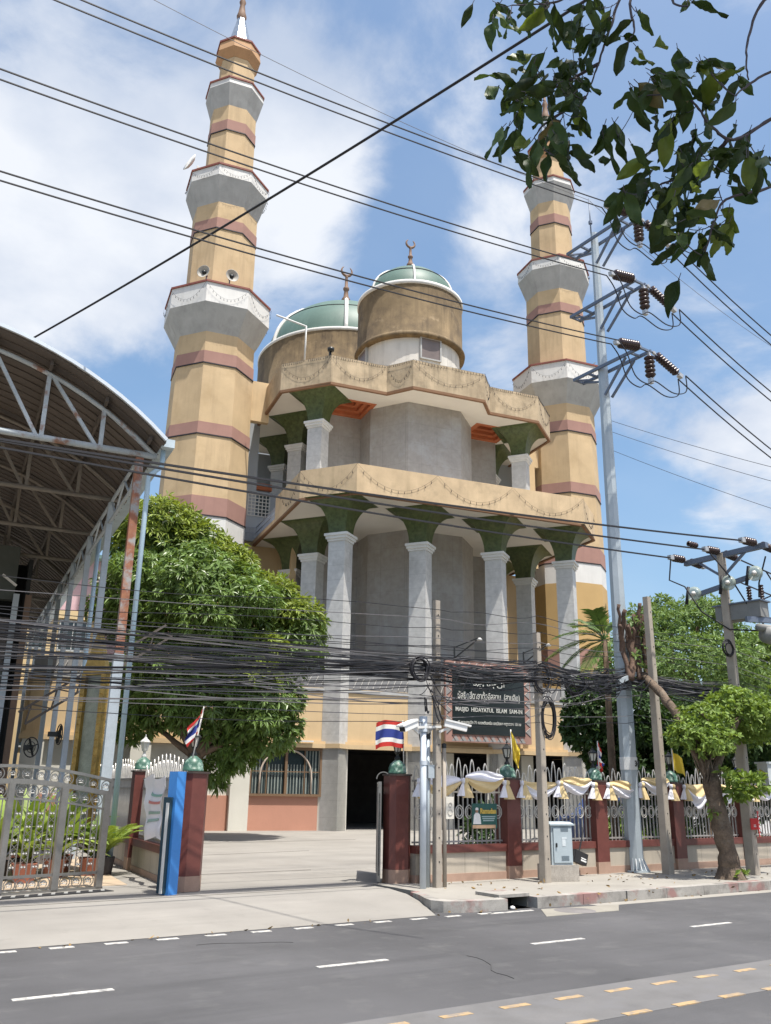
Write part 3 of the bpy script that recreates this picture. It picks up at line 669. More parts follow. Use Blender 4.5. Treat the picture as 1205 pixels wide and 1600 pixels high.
# light strings
def light_string(name, label, segs, parent_group='fairy light strings'):
    t = thing(name, label, 'light string', segs[0][0], 0, parent_group); o0 = Vector(segs[0][0]); rnd = random.Random(len(label))
    b = MB(K['wire']); bl = b; b.use(mat('bulb_dark', (.05, .035, .03), .4)); b.use(K['wire'])
    for (a, c, s) in segs:
        a = Vector(a) - o0; c = Vector(c) - o0; pts = sag(a, c, s, 12); b.tube(pts, .005, 3, cap=False)
        for i in range(1, 12):
            p = pts[i]; q = p + Vector((rnd.uniform(-.04, .04), 0, -.12)); bl.tube([p, q], [.006, .016], 4)
    o = b.build(name); bpy.data.objects.remove(t); o.location = o0; tag(o, label, 'light string', parent_group)
def lane(path, z, n_per, s, out=.07):
    o = offset(path, -out); segs = []
    for k in range(len(o) - 1):
        a = Vector(o[k]); c = Vector(o[k + 1]); n = max(1, round((c - a).length / n_per))
        for i in range(n):
            p = a.lerp(c, i / n); q = a.lerp(c, (i + 1) / n); segs.append((MW(p.x, p.y, z), MW(q.x, q.y, z), s))
    return segs
light_string('light_string', 'fairy lights swagged along the lower canopy parapet', lane([(-1.78, 4.0), (-1.78, .88), (0.1, -1.0), (11.2, -1.0), (13.1, .88)], 14.66, 3.72, .95))
light_string('light_string', 'fairy lights swagged along the upper canopy parapet', lane(upath[1:-1], 21.45, 3.2, .95))
light_string('light_string', 'fairy lights strung straight along the upper parapet top edge', lane(upath[1:-1], 21.47, 1.6, .05))
for (u, nm) in ((-4.7, 'left'), (16.25, 'right')):
    for (a, z, w) in ((2.55, 25.62, 'lowest'), (2.08, 33.02, 'middle')):
        oc = [(u + x, 8 + y) for x, y in octa(a + .03)]; pth = [oc[i % 8] for i in (3, 4, 5, 6, 7, 8)]
        light_string('light_string', 'fairy lights looped around the %s balcony of the %s minaret' % (w, nm), lane(pth, z, 1.5 if w == 'middle' else 2.2, .5 if w == 'middle' else .8, .05))
# ------------------------------------------------------------------ street-side fence, pillars, lamps, flags, drapes
PX = [9.44, 11.89, 14.27, 16.69, 19.12, 21.55, 23.98, 26.4]
FY = 13.42
def pillar(name, label, x, y, rz, octo, w=.36, h=1.76, z=.15, group=None):
    t = thing(name, label, 'pillar', (x, y, z), rz, group)
    if octo:
        k = w * .5; c = k * .42; poly = [(-k + c, -k), (k - c, -k), (k, -k + c), (k, k - c), (k - c, k), (-k + c, k), (-k, k - c), (-k, -k + c)]
    else: k = w / 2; poly = [(-k, -k), (k, -k), (k, k), (-k, k)]
    b = MB(K['granite']); b.prism(poly, .22, h); b.build('shaft', t)
    b = MB(K['granlow']); b.prism([(px_ * 1.01, py_ * 1.01) for px_, py_ in poly], 0, .22); b.build('plinth', t)
    b = MB(mat('cap_dark', (.06, .045, .04), .6)); b.prism([(px_ * 1.12, py_ * 1.12) for px_, py_ in poly], h, h + .03); b.build('cap', t)
    return t
def lamp(label, x, y, z, pale=False, rz=0, s=1.0):
    t = thing('pillar_lamp', label, 'lamp', (x, y, z), rz, 'lantern lamps on the pillars'); t.scale = (1.12, 1.12, 1.05)
    b = MB(K['greendome']); b.lathe([(.150, 0), (.150, .035), (.142, .04), (.145, .09), (.118, .16), (.06, .21), (.035, .23)], (0, 0, 0), 16); b.build('dome_base', t)
    m = mat('lantern_pale', (.55, .55, .53), .5) if pale else K['lampblk']
    b = MB(m); b.lathe([(.04, .22), (.05, .25), (.022, .29), (.028, .33), (.05, .345), (.05, .36)], (0, 0, 0), 8)
    b.build('stem', t)
    b = MB(K['lampglass']); b.lathe([(.045, .36), (.078, .50)], (0, 0, 0), 6, smooth=False); b.build('glass', t)
    b = MB(m); b.lathe([(.095, .50), (.09, .52), (.03, .575), (.03, .59), (.008, .605), (.012, .63), (0, .65)], (0, 0, 0), 6, smooth=False)
    for k in range(6):
        a = PI / 3 * k; b.bar((.045 * math.cos(a), .045 * math.sin(a), .36), (.08 * math.cos(a), .08 * math.sin(a), .505), .012)
    b.build('lantern_frame', t); return t
pillar('gate_pillar', 'octagonal red granite pillar right of the open driveway gate', 9.44, 13.62, R(-8), True, .42, 1.78)
pillar('gate_pillar', 'octagonal red granite pillar right beside the blue post', 5.70, 14.02, R(10), True, .44, 1.74)
nm = ['second from the gate, behind the low concrete pole', 'between the grey cabinet and the tall steel pole', 'just right of the tall steel pole', 'behind the leaning tree trunk', 'far right one beyond the tree', 'sixth along the street fence', 'seventh along the street fence']
pil = [pillar('fence_pillar', 'square red granite fence pillar ' + nm[0], PX[1], FY, 0, False, .34, 1.76, group='red granite fence pillars')]
for k in range(1, 7): pil.append(dup(pil[0], (PX[k + 1], FY, .15), 'square red granite fence pillar ' + nm[k]))
l0 = lamp('black lantern on green dome atop the right gate pillar', 9.44, 13.62, 1.97)
dup(l0, (5.70, 14.02, 1.93), 'black lantern on green dome atop the left gate pillar')
for k, q in enumerate(('beside the drooping yellow pennant', 'behind the striped flag between cabinet and steel pole', 'just right of the tall steel pole', 'behind the leaning tree', 'beyond the tree at the right')):
    dup(l0, (PX[k + 1], FY, 1.95), 'black lantern on a green dome ' + q)
def fence_panel(w, label, loc, rz, spikes=True, gold=False, baseh=.48, group='railing bays of the compound fence'):
    t = thing('railing_fence', label, 'fence', loc, rz, group)
    b = MB(K['basewall']); b.box((w / 2, 0, .13 + (baseh - .13) / 2), (w, .20, baseh - .13)); b.build('base_wall', t)
    b = MB(K['granlow']); b.box((w / 2, 0, .065), (w, .23, .13)); b.build('base_course', t)
    b = MB(K['granite']); b.box((w / 2, 0, baseh + .065), (w, .26, .13)); b.build('ledge', t)
    z0 = baseh + .13; n = int(w / .105); dx = w / n
    b = MB(K['barsteel'])
    for k in range(n): b.box((dx * (k + .5), 0, (z0 + 1.72) / 2), (.022, .022, 1.72 - z0))
    b.box((w / 2, 0, z0 + .05), (w, .03, .03)); b.box((w / 2, 0, 1.70), (w, .03, .035)); b.box((w / 2, 0, 1.52), (w, .026, .03)); b.build('bars', t)
    b = MB(K['silver']); m = int(w / .21)
    for k in range(m):
        x = w * (k + .5) / m
        b.ring((x, -.03, 1.17), .092, .011, 14, 4, sq=1.25); b.ring((x, -.03, 1.17), .058, .009, 10, 4, sq=1.3)
        b.box((x, -.03, 1.29), (.02, .02, .02))
    b.build('ring_row', t)
    if spikes:
        b = MB(mat('gold_paint', (.55, .36, .10), .4, .1, metal=.4) if gold else K['silver']); m = int(w / .155)
        for k in range(m):
            x = w * (k + .5) / m; f = math.sin(PI * (k + .5) / m); hh = .15 + .20 * f + (.08 if k % 2 == 0 else -.03)
            for s in (-1, 1):
                pts = [(x + s * .062 * math.cos(PI / 2 * q / 5) ** .8, -.02, 1.70 + hh * math.sin(PI / 2 * q / 5) ** 1.0 * (q / 5) ** .35) for q in range(6)]
                b.tube(pts, .0105, 4)
        b.build('spikes', t)
    return t
lab = ['fence bay with a green poster, right beside the gate pillar', 'fence bay behind the low concrete pole and grey cabinet', 'fence bay crossed by the tall steel pole', 'fence bay just left of the leaning tree trunk', 'fence bay behind and right of the tree trunk', 'fence bay at the right edge of the photo', 'last fence bay out along the street']
p0 = fence_panel(PX[1] - PX[0] - .36, lab[0], (PX[0] + .19, FY, .15), 0)
p1 = fence_panel(2.42 - .34, lab[1], (PX[1] + .17, FY, .15), 0)
for k in range(2, 7): dup(p1, (PX[k] + .17, FY, .15), lab[k])
# fence running back from the left gate pillar
LF = [Vector((5.72, 14.2)), Vector((6.22, 17.9)), Vector((6.85, 22.3)), Vector((7.5, 26.6))]
for k in range(3):
    a, c = LF[k], LF[k + 1]; d = c - a; rz = math.atan2(d.y, d.x)
    if k: pillar('fence_pillar', ['', 'red granite fence pillar behind the blue post, white lantern on top', 'red granite fence pillar deep in the left fence'][k], a.x, a.y, rz, False, .34, 1.80, group='red granite fence pillars')
    fence_panel(d.length - .4, ['left side fence bay with white banner behind the blue post', 'left side fence bay in shade beyond the second pillar', 'left side fence bay farthest back under the mango tree'][k], (a.x + d.x / d.length * .2, a.y + d.y / d.length * .2, .12), rz, gold=False)
lamp('pale lantern on a glazed dome behind the blue post', 6.22, 17.9, 2.0, True)
lamp('dark lantern far back on the left side fence', 6.85, 22.3, 2.0)

def flag(label, base, lean, h, w, fh, kind, droop, ang, cat='flag', seed=0, pole='flag_white'):
    t = thing('flag', label, cat, base, 0); b = MB(mat('flag_pole', (.62, .60, .56), .5)); top = Vector((lean[0], lean[1], h)); b.tube([(0, 0, 0), top], .012, 6); b.build('pole', t)
    cols = [K['flag_r'], K['flag_w'], K['flag_b'], K['flag_b'], K['flag_w'], K['flag_r']] if kind == 'thai' else [K['flag_y']] * 6
    b = MB()
    for m in cols: b.use(m)
    dx, dy = math.cos(ang), math.sin(ang); rnd = random.Random(seed); ph = rnd.uniform(0, 6)
    ax = top.normalized()
    def fn(u, v):
        p = top - ax * (.03 + fh * (1 - v) * (1 - droop * .15 * u))
        s = w * u * (1 - droop * .55); wave = .055 * math.sin(u * 7 + ph + v * 1.5) * u ** .5 + .02 * math.sin(u * 15 + v * 4)
        q = Vector(p) + Vector((dx * s - dy * wave, dy * s + dx * wave, -droop * w * u * (.9 + .25 * v) + .05 * math.sin(u * 5 + ph) * u * (1 - droop)))
        if droop > .5: q += Vector((dx, dy, 0)) * (-.3 * droop * s * (1 - v)) + Vector((-dy, dx, 0)) * .05 * math.sin(v * 9 + u * 4 + ph) * u
        return q
    b.grid(fn, 22, 12, True, lambda i, j: cols[5 - j // 2]); b.build('cloth', t); return t
flag('flying striped flag on the right gate pillar by the cameras', (9.52, 13.52, 1.95), (-.04, 0, 0), .95, .68, .46, 'thai', 0, PI + .12, seed=2)
flag('faded drooping striped flag on the left gate pillar under the tree', (5.62, 13.95, 1.93), (.16, 0, 0), 1.02, .40, .42, 'thai', .75, PI, seed=5)
flag('limp yellow pennant on the pillar behind the low concrete pole', (PX[1] + .06, FY - .1, 1.95), (-.03, 0, 0), .9, .34, .5, 'y', .9, -.6, seed=3)
flag('limp striped flag between the grey cabinet and the steel pole', (PX[2] + .06, FY - .1, 1.95), (0, 0, 0), .78, .34, .42, 'thai', .85, .4, seed=4)
flag('spread yellow pennant on the pillar right of the steel pole', (PX[3] + .02, FY - .1, 1.95), (-.02, 0, 0), .72, .46, .42, 'y', .45, 0.0, seed=6)
flag('small striped flag half hidden behind the leaning tree', (PX[4] + .1, FY - .1, 1.95), (-.04, 0, 0), .78, .34, .4, 'thai', .8, PI, seed=7)

# festive drapes, each swag between two knots
def swag(label, x0, x1, z0, z1, s, flip, seed, full=.3):
    t = thing('fabric_swag', label, 'drape', ((x0 + x1) / 2, FY - .17, (z0 + z1) / 2), 0, 'white and yellow fabric swags on the fence'); rnd = random.Random(seed)
    L = x1 - x0; ms = (K['wrap_w'], K['wrap_y']) if flip else (K['wrap_y'], K['wrap_w']); ph = rnd.uniform(0, 6)
    for half, m in enumerate(ms):
        b = MB(m)
        def fn(u, v, half=half):
            g = math.sin(PI * u) ** .55; vv = (half + v) / 2
            z = z0 + (z1 - z0) * u - (s * .55 + full * vv * (.85 + .3 * math.sin(ph * 3))) * 4 * u * (1 - u) * (.62 + .38 * g) - (z0 + z1) / 2 - .07 * vv
            y = -.05 * g * math.sin(PI * vv) - .022 * g * math.sin(vv * 15 + 3 * math.sin(u * 3 + ph)) - (.012 if half else 0)
            return ((u - .5) * L, y, z + .10 * g * (1 - vv) - .01 * math.sin(u * 9 + ph))
        b.grid(fn, 26, 12); b.build('yellow_cloth' if m is K['wrap_y'] else 'white_cloth', t)
def knot(label, x, z, seed):
    t = thing('fabric_knot', label, 'drape', (x, FY - .2, z), 0, 'tied fabric knots on the fence'); rnd = random.Random(seed)
    for k, m in enumerate((K['wrap_w'], K['wrap_y'])):
        b = MB(m); sx = (-.035, .05)[k]; ph = rnd.uniform(0, 6)
        b.lathe([(0, .06), (.045, .045), (.055, 0), (.04, -.03)], (sx * .4, -.02 * k, .0), 10)
        nn = 20; rows = []; tilt = sx * 2.2
        for j in range(6):
            v = j / 5; row = []
            for i in range(nn):
                a = 2 * PI * i / nn; rr = (.03 + .085 * v ** .8) * (1 + .22 * math.sin(5 * a + ph) * v); row.append((sx * .4 + tilt * v * .35 + rr * math.cos(a), -.03 * k + rr * .55 * math.sin(a), -.02 - (.24 + .03 * k) * v))
            rows += row
        b.add(rows, [(j * nn + i, j * nn + (i + 1) % nn, (j + 1) * nn + (i + 1) % nn, (j + 1) * nn + i) for j in range(5) for i in range(nn)], True)
        b.build('yellow_tail' if k else 'white_tail', t)
where = ['between the gate pillar and the low concrete pole', 'in front of the bay with the grey cabinet', 'in the bay with the tall steel pole', 'left of the leaning tree', 'behind the leaning tree', 'at the right edge of the photo']
cfg = [(1.86, .10, True), (1.92, .02, True), (1.82, .16, False), (1.9, .10, False), (1.86, .12, False), (1.93, .08, False), (1.84, .14, False), (1.84, .14, False), (1.84, .10, False), (1.84, .12, False), (1.84, .12, False), (1.84, .12, False)]
q = 0
for k in range(6):
    xa, xb = PX[k] + .2, PX[k + 1] - .2; xm_ = (xa + xb) / 2
    for h_, (a, c) in enumerate(((xa, xm_), (xm_, xb))):
        zt, s, fl = cfg[q]; swag('%s white and yellow swag %s' % (('first', 'second')[h_], where[k]), a + .05, c - .05, zt + .04, zt + .04, s, fl, q, .31 if k else .22); q += 1
    knot('mid bay fabric knot ' + where[k], xm_, 1.86, k); knot('left end fabric knot ' + where[k], xa + .02, 1.84, k + 20); knot('right end fabric knot ' + where[k], xb - .02, 1.84, k + 40)

# poster and small boxes on the fence
t = thing('poster', 'green festive poster with a man in white tied to the fence bars', 'poster', (11.2, 13.30, 1.25))
b = MB(mat('poster_green', (.03, .10, .085), .5, .2, 6)); b.box((0, 0, 0), (.60, .012, .44)); b.build('sheet', t)
pw = mat('poster_white', (.72, .72, .70), .6); pyel = mat('poster_gold', (.62, .44, .10), .6)
b = MB(pw); b.prism([(-.27, 0), (-.11, 0), (-.12, .0), (-.27, .0)], 0, 0) if False else None
b = MB(pw); b.add([(-.28, -.009, -.14), (-.09, -.009, -.14), (-.11, -.009, .02), (-.16, -.009, .06), (-.22, -.009, .06), (-.26, -.009, .02)], [(0, 1, 2, 3, 4, 5)], False); b.build('robed_figure', t)
b = MB(mat('poster_skin', (.35, .20, .13), .6)); b.add([(-.19 + .035 * math.cos(a), -.010, .095 + .042 * math.sin(a)) for a in [k * PI / 5 for k in range(10)]], [tuple(range(10))], False); b.build('face', t)
b = MB(pw); b.add([(-.228, -.0115, .105), (-.152, -.0115, .105), (-.158, -.0115, .142), (-.19, -.0115, .152), (-.222, -.0115, .142)], [(0, 1, 2, 3, 4)], False); b.build('cap', t)
text_mesh('lettering', 'Ramadan', .13, pyel, t, Matrix.Translation((.08, -.012, .045)) @ Matrix.Rotation(PI / 2, 4, 'X'), .004, width=.38)
b = MB(mat('poster_pale', (.32, .42, .42), .6))
for k, wd in enumerate((.33, .30, .26)): b.box((.09, -.009, -.01 - .035 * k), (wd, .004, .02))
b.build('text_lines', t)
b = MB(mat('poster_orange', (.55, .36, .22), .6)); b.box((-.02, -.009, -.185), (.55, .004, .06)); b.build('lower_strip', t)
t = thing('meter_box', 'white electrical meter box strapped beside the concrete pole', 'electrical box', (9.82, 12.62, 1.41))
b = MB(mat('box_white', (.60, .57, .50), .6)); b.box((0, 0, 0), (.17, .10, .36)); b.build('case', t)
b = MB(mat('box_line', (.42, .40, .36), .6)); b.ring((0, -.055, .05), .035, .006, 12); b.ring((0, -.055, -.07), .05, .006, 12); b.build('symbol', t)
t = thing('junction_box', 'black cable closure box tilted on the fence base beside the cabinet', 'electrical box', (13.45, 13.14, .48))
M3 = Matrix.Rotation(R(18), 3, 'Y'); b = MB(mat('black_plastic', (.025, .025, .027), .5)); b.box((0, 0, 0), (.34, .12, .22), m3=M3); b.box((-.2, 0, .06), (.12, .1, .2), m3=M3); b.build('case', t)
b = MB(pw); b.box(M3 @ Vector((.06, -.062, .0)), (.14, .004, .02), m3=M3); b.box(M3 @ Vector((.07, -.062, -.04)), (.15, .004, .03), m3=M3); b.build('sticker', t)
b = MB(K['wire']); b.tube(sag((-.2, 0, .1), (.25, .1, .55), .25, 10), .014, 5); b.tube(sag((-.24, 0, .1), (-.45, .1, .45), .12, 10), .012, 5); b.build('cable', t)

# ------------------------------------------------------------------ grey street cabinet
t = thing('street_cabinet', 'pale blue grey steel cabinet on a concrete block by the fence', 'cabinet', (12.36, 12.62, .15), R(-14))
cbm = mat('cabinet_paint', (.36, .42, .45), .5, .06, 3, 40)
b = MB(mat('cabinet_plinth', (.34, .31, .27), .95, .2, 5, 40, .3, streak=.5, streak_col=(.15, .13, .11))); b.box((0, 0, .14), (.60, .46, .28)); b.build('plinth', t)
b = MB(cbm); b.box((0, 0, .62), (.44, .34, .68)); b.build('body', t)
b = MB(cbm); b.prism([(-.26, -.21), (.26, -.21), (.26, .21), (-.26, .21)], .96, .985); b.prism([(-.25, -.20), (.25, -.20), (.25, .20), (-.25, .20)], .985, 1.02, True, [(-.2, -.15), (.2, -.15), (.2, .15), (-.2, .15)]); b.build('roof', t)
b = MB(cbm); b.box((.01, -.182, .62), (.38, .02, .60)); dr_ = b.build('door', t)
b = MB(mat('cabinet_dark', (.12, .15, .17), .5))
for k in range(5):
    for zz in (.86, .36): b.box((.05, -.194, zz + .018 * k), (.16, .004, .006))
b.build('louvres', dr_)
b = MB(K['lampblk']); b.box((-.13, -.20, .62), (.025, .03, .07)); b.build('handle', dr_)
b = MB(mat('sticker_pale', (.55, .60, .62), .5)); b.box((.03, -.194, .66), (.07, .004, .12)); b.box((.04, -.194, .74), (.10, .004, .03)); b.build('sticker', dr_)

# ------------------------------------------------------------------ blue post, banner
t = thing('blue_post', 'bright blue square steel post beside the left granite pillar', 'post', (5.30, 13.62, .13), R(24))
b = MB(K['blue']); b.box((0, 0, .89), (.19, .17, 1.78)); b.build('post', t)
b = MB(mat('dark_teal', (.02, .05, .07), .4)); b.box((-.13, .03, .72), (.05, .14, 1.36)); b.build('channel', t)
b = MB(K['white']); b.box((-.165, .0, .68), (.015, .05, 1.28)); b.build('edge_strip', t)
t = thing('banner', 'crumpled white cloth banner with faded print hung on the left fence', 'banner', (5.74, 15.3, 1.35), R(82))
b = MB(K['wrap_w'])
def fb(u, v): return ((u - .5) * 1.5, .16 + .04 * math.sin(u * 11 + v * 3) + .02 * math.sin(v * 14), (v - .5) * 1.0 + .06 * math.sin(u * 6) * (1 - v) + .05 * math.cos(u * 9) * v)
b.grid(fb, 20, 12); b.build('cloth', t)
for (c, z, m_) in ((0, .18, (.25, .42, .36)), (0, .05, (.55, .22, .20)), (0, -.12, (.30, .42, .38)), (.1, -.24, (.30, .42, .38))):
    b = MB(mat('print_%d' % int(m_[0] * 100), m_, .8))
    b.grid(lambda u, v: Vector(fb(.2 + .6 * u, .5 + z + .045 * v)) + Vector((0, .012, 0)), 12, 1); b.build('print_strip', t)

# ------------------------------------------------------------------ sliding gate, stainless scrollwork
gt = thing('sliding_gate', 'stainless steel scrollwork sliding gate with arched top rail', 'gate', (4.68, 14.87, .0), math.atan2(-.34, -1.56))
def rail(fn, x0, x1, w, h, m, nm_, nseg=14):
    b = MB(m)
    for k in range(nseg):
        xa, xb = x0 + (x1 - x0) * k / nseg, x0 + (x1 - x0) * (k + 1) / nseg; b.bar((xa, 0, fn(xa)), (xb + .004, 0, fn(xb)), w, h)
    return b.build(nm_, gt)
st = K['steel']; GL = 3.3
def arch(x, base, up): return base + up * math.sin(PI / 2 * min(1, x / 1.65)) if x <= 1.65 else base + up * math.sin(PI / 2 * max(0, (3.3 - x) / 1.65))
top = lambda x: arch(x, 1.76, .19); mid = lambda x: arch(x, 1.55, .18); low = lambda x: arch(x, 1.31, .17)
rail(top, 0, GL, .045, .045, st, 'top_rail'); rail(mid, 0, GL, .06, .075, st, 'middle_rail'); rail(low, .06, GL, .03, .03, st, 'scroll_rail')
b = MB(st); b.box((GL / 2, 0, .13), (GL, .07, .09)); b.build('bottom_rail', gt); b = MB(st); b.box((GL / 2, 0, .385), (GL - .1, .035, .04)); b.build('lower_rail', gt)
for x in (.065, .80, 1.65, 2.50, GL - .065):
    b = MB(st); b.box((x, 0, (mid(x) + .13) / 2), (.11 if x < 1 or x > 2 else .09, .07, mid(x) - .13)); b.build('upright', gt)
b = MB(st); b.box((.02, 0, 1.66), (.04, .04, .24)); b.build('upright', gt)
pv = MB(st); pv.use(K['silver']); pv.use(st); sv = MB(K['silver'])
def flower(m, x, z, r=.03):
    for k in range(5):
        a = PI / 2 + k * 2 * PI / 5; m.lathe([(0, .012), (r * .55, .006), (r * .6, -.006)], (x + r * .7 * math.cos(a), -.02, z + r * .7 * math.sin(a)), 6)
def scroll(x, z, r): pv.ring((x, 0, z), r, .008, 16, 4); pv.ring((x + .01, 0, z - .01), r * .62, .006, 12, 4, a0=-.5, a1=3.9); flower(sv, x, z, r * .42)
n = 15
for k in range(n):
    x = .10 + k * (GL - .2) / (n - 1); scroll(x, (top(x) + mid(x)) / 2, .085)
for x0, x1, m in ((.14, .73, 3), (.87, 1.58, 4), (1.72, 2.43, 4), (2.57, 3.17, 3)):
    for k in range(m):
        x = x0 + (x1 - x0) * (k + .5) / m; scroll(x, (mid(x) + low(x)) / 2 - .01, .09); scroll(x, .275, .085)
        w_ = .052
        for s in (-1, 1): pv.bar((x + s * w_, 0, .40), (x + s * w_, 0, low(x)), .013)
        for q_ in range(9):
            z = .47 + q_ * .094
            pv.bar((x - w_, 0, z), (x + w_, 0, z + .094), .007); pv.bar((x + w_, 0, z), (x - w_, 0, z + .094), .007)
            if q_ % 2 == 0:
                for s in (-1, 1): sv.lathe([(0, .02), (.018, .004), (.02, -.01)], (x + s * .02, -.012, z + .047), 6)
                sv.box((x, -.012, z + .047), (.075, .012, .016))
pv.use(K['silver']); pv.add(sv.v, sv.f, False); pv.build('scrollwork', gt)
b = MB(K['wire']); b.lathe([(.0, .03), (.05, .03), (.05, -.03), (0, -.03)], (0, 0, 0), 12); wo = b.build('wheel', gt); wo.rotation_euler = (PI / 2, 0, 0); wo.location = (.95, 0, .06)
t = thing('drain_grate', 'dark slatted drain grate in the ground under the sliding gate', 'drain', (4.72, 14.45, .152), math.atan2(-.34, -1.56))
b = MB(mat('grate_black', (.015, .015, .017), .8)); b.box((1.7, -.1, -.002), (3.4, .30, .008)); b.build('pit', t)
b = MB(mat('grate_bar', (.26, .26, .25), .6))
for k in range(17): b.bar((.15 + k * .2, -.02, .005), (.05 + k * .2, -.2, .005), .055, .008)
b.build('slats', t)
# gate leaf folded open behind the right pillar
t = thing('folded_gate', 'dark steel gate leaf folded open behind the right granite pillar', 'gate', (9.07, 13.62, .15), R(57.2))
b = MB(K['lampblk']); b.box((1.0, 0, .8), (2.0, .03, 1.35)); b.build('sheet', t)
b = MB(st)
for x in (.03, 1.97): b.box((x, 0, .85), (.06, .06, 1.65))
for z in (.08, 1.62): b.box((1.0, 0, z), (1.9, .05, .06))
b.build('frame', t); b = MB(st); b.ring((.03, -.06, 1.72), .12, .012, 12, 4, 'x', a0=0, a1=PI); b.build('hook', t)

# ------------------------------------------------------------------ poles
def concrete_pole(label, x, y, h, w0, w1, lean=(0, 0), rz=0, z=.15):
    t = thing('concrete_pole', label, 'utility pole', (x, y, z), rz)
    def sq(w): k = w / 2; c = .2 * k; return [(-k + c, -k), (k - c, -k), (k, -k + c), (k, k - c), (k - c, k), (-k + c, k), (-k, k - c), (-k, -k + c)]
    b = MB(K['concrete']); b.prism(sq(w0), 0, h, True, [(px_ + lean[0], py_ + lean[1]) for px_, py_ in sq(w1)]); b.build('shaft', t)
    b = MB(K['wire'])
    for k in range(int(h / .38)):
        zz = .4 + k * .38; f = zz / h; b.box((lean[0] * f, -((w0 + (w1 - w0) * f) / 2) + .004 + lean[1] * f, zz), (.022, .02, .022))
    b.build('bolt_holes', t); return t
c1 = concrete_pole('low square concrete pole bundled with pipes beside the two cameras', 9.60, 12.65, 4.85, .125, .105)
concrete_pole('low concrete pole standing left of the grey street cabinet', 11.88, 12.46, 4.48, .165, .115, rz=R(8))
concrete_pole('weathered concrete pole between the steel pole and the tree', 15.46, 12.66, 5.68, .19, .135, (-.05, 0), R(10))
tp = concrete_pole('concrete transformer pole with crossarms at the right edge', 17.03, 11.80, 6.75, .225, .15, (0, 0), R(12))
for (nm_, lb, x, y, h, r_, m) in (('conduit_pipe', 'grey steel conduit just left of the pipe bundled concrete pole', 9.46, 12.72, 2.45, .032, K['galv']), ('conduit_pipe', 'capped grey pipe standing right of the pipe bundled concrete pole', 9.735, 12.62, 2.3, .036, K['concrete']), ('fence_post', 'thick grey pipe post behind the camera pole at the fence', 9.78, 13.20, 2.55, .075, K['concrete'])):
    t = thing(nm_, lb, 'pipe', (x, y, .15)); b = MB(m); b.tube([(0, 0, 0), (0, 0, h)], r_, 10); b.build('pipe', t)
    b = MB(K['lampblk']); b.lathe([(r_ + .006, h - .05), (r_ + .006, h + .02), (0, h + .035)], (0, 0, 0), 10); b.build('cap', t)
    if 'just left' in lb:
        b = MB(K['galv']); b.box((0, -.05, 1.85), (.13, .1, .22)); b.build('pull_box', t)
t = thing('fallen_camera', 'pale camera head dangling in cable loops on the thick pipe post', 'camera', (9.70, 13.12, 2.72), R(20))
b = MB(K['barsteel']); b.box((0, 0, 0), (.30, .13, .11), m3=Matrix.Rotation(R(-30), 3, 'Y') @ Matrix.Rotation(0, 3, 'Z')); b.build('housing', t)
b = MB(K['wire']); b.ring((-.12, -.05, -.12), .14, .01, 16, 5, a0=.3, a1=5.6); b.ring((-.02, -.02, -.06), .16, .01, 16, 5, a0=1.5, a1=6); b.build('cable_loop', t)
t = thing('camera_pole', 'slim white grey pole carrying two security cameras', 'pole', (9.27, 12.60, .15))
b = MB(mat('pole_paint', (.50, .55, .60), .45, .05)); b.tube([(0, 0, 0), (0, 0, 2.72)], .055, 12); b.lathe([(.062, 1.95), (.062, 2.02)], (0, 0, 0), 12); b.lathe([(.072, 2.5), (.072, 2.76), (0, 2.77)], (0, 0, 0), 12); b.build('pole', t)
b = MB(K['white']); b.bar((-.3, -.05, 2.56), (.34, -.05, 2.60), .04); b.build('arm', t)
def cctv(label, p, d, tilt):
    t = thing('security_camera', label, 'security camera', p, math.atan2(d[1], d[0]), 'security cameras on the slim pole'); M3 = Matrix.Rotation(tilt, 3, 'Y')
    b = MB(mat('camera_white', (.74, .74, .72), .45, .03)); b.box(M3 @ Vector((.05, 0, .03)), (.46, .15, .03), m3=M3); b.box(M3 @ Vector((.02, 0, -.03)), (.40, .12, .10), m3=M3); b.build('housing', t)
    b = MB(K['lampblk']); b.box(M3 @ Vector((.225, 0, -.03)), (.012, .10, .085), m3=M3); b.build('lens_window', t)
    b = MB(K['white']); b.bar((-.1, 0, -.06), (-.28, 0, -.14), .04); b.build('bracket', t)
cctv('white security camera pointing left above the flying flag', (8.90, 12.50, 2.76), (-1, -.35), R(17))
cctv('white security camera pointing right in front of the name board', (9.82, 12.42, 2.80), (1, -.5), R(12))

# tall steel transmission pole
spx, spy = 15.27, 13.34
sp = thing('steel_power_pole', 'tall tapered galvanised steel power pole with three crossarms', 'power pole', (spx, spy, .15))
def ngon(r, n=8, ph=.2): return [(r * math.cos(ph + 2 * PI * k / n), r * math.sin(ph + 2 * PI * k / n)) for k in range(n)]
prev = 0
for (z0, z1, r0, r1) in ((.05, 3.9, .190, .170), (3.9, 8.2, .172, .142), (8.2, 15.36, .144, .095)):
    b = MB(K['galv']); b.prism(ngon(r0), z0, z1, True, ngon(r1)); b.build('shaft', sp)
b = MB(K['galv']); b.prism(ngon(.30, 16), 0, .035); b.build('base_flange', sp)
b = MB(mat('fin_galv', (.55, .57, .58), .5, .06))
for k in range(16):
    a = 2 * PI * k / 16; b.add([(.175 * math.cos(a), .175 * math.sin(a), .27), (.285 * math.cos(a), .285 * math.sin(a), .03), (.175 * math.cos(a), .175 * math.sin(a), .03), (.175 * math.cos(a + .11), .175 * math.sin(a + .11), .27), (.285 * math.cos(a + .06), .285 * math.sin(a + .06), .03), (.175 * math.cos(a + .11), .175 * math.sin(a + .11), .03)], [(0, 1, 2), (5, 4, 3), (0, 3, 4, 1)], False)
b.build('gussets', sp)
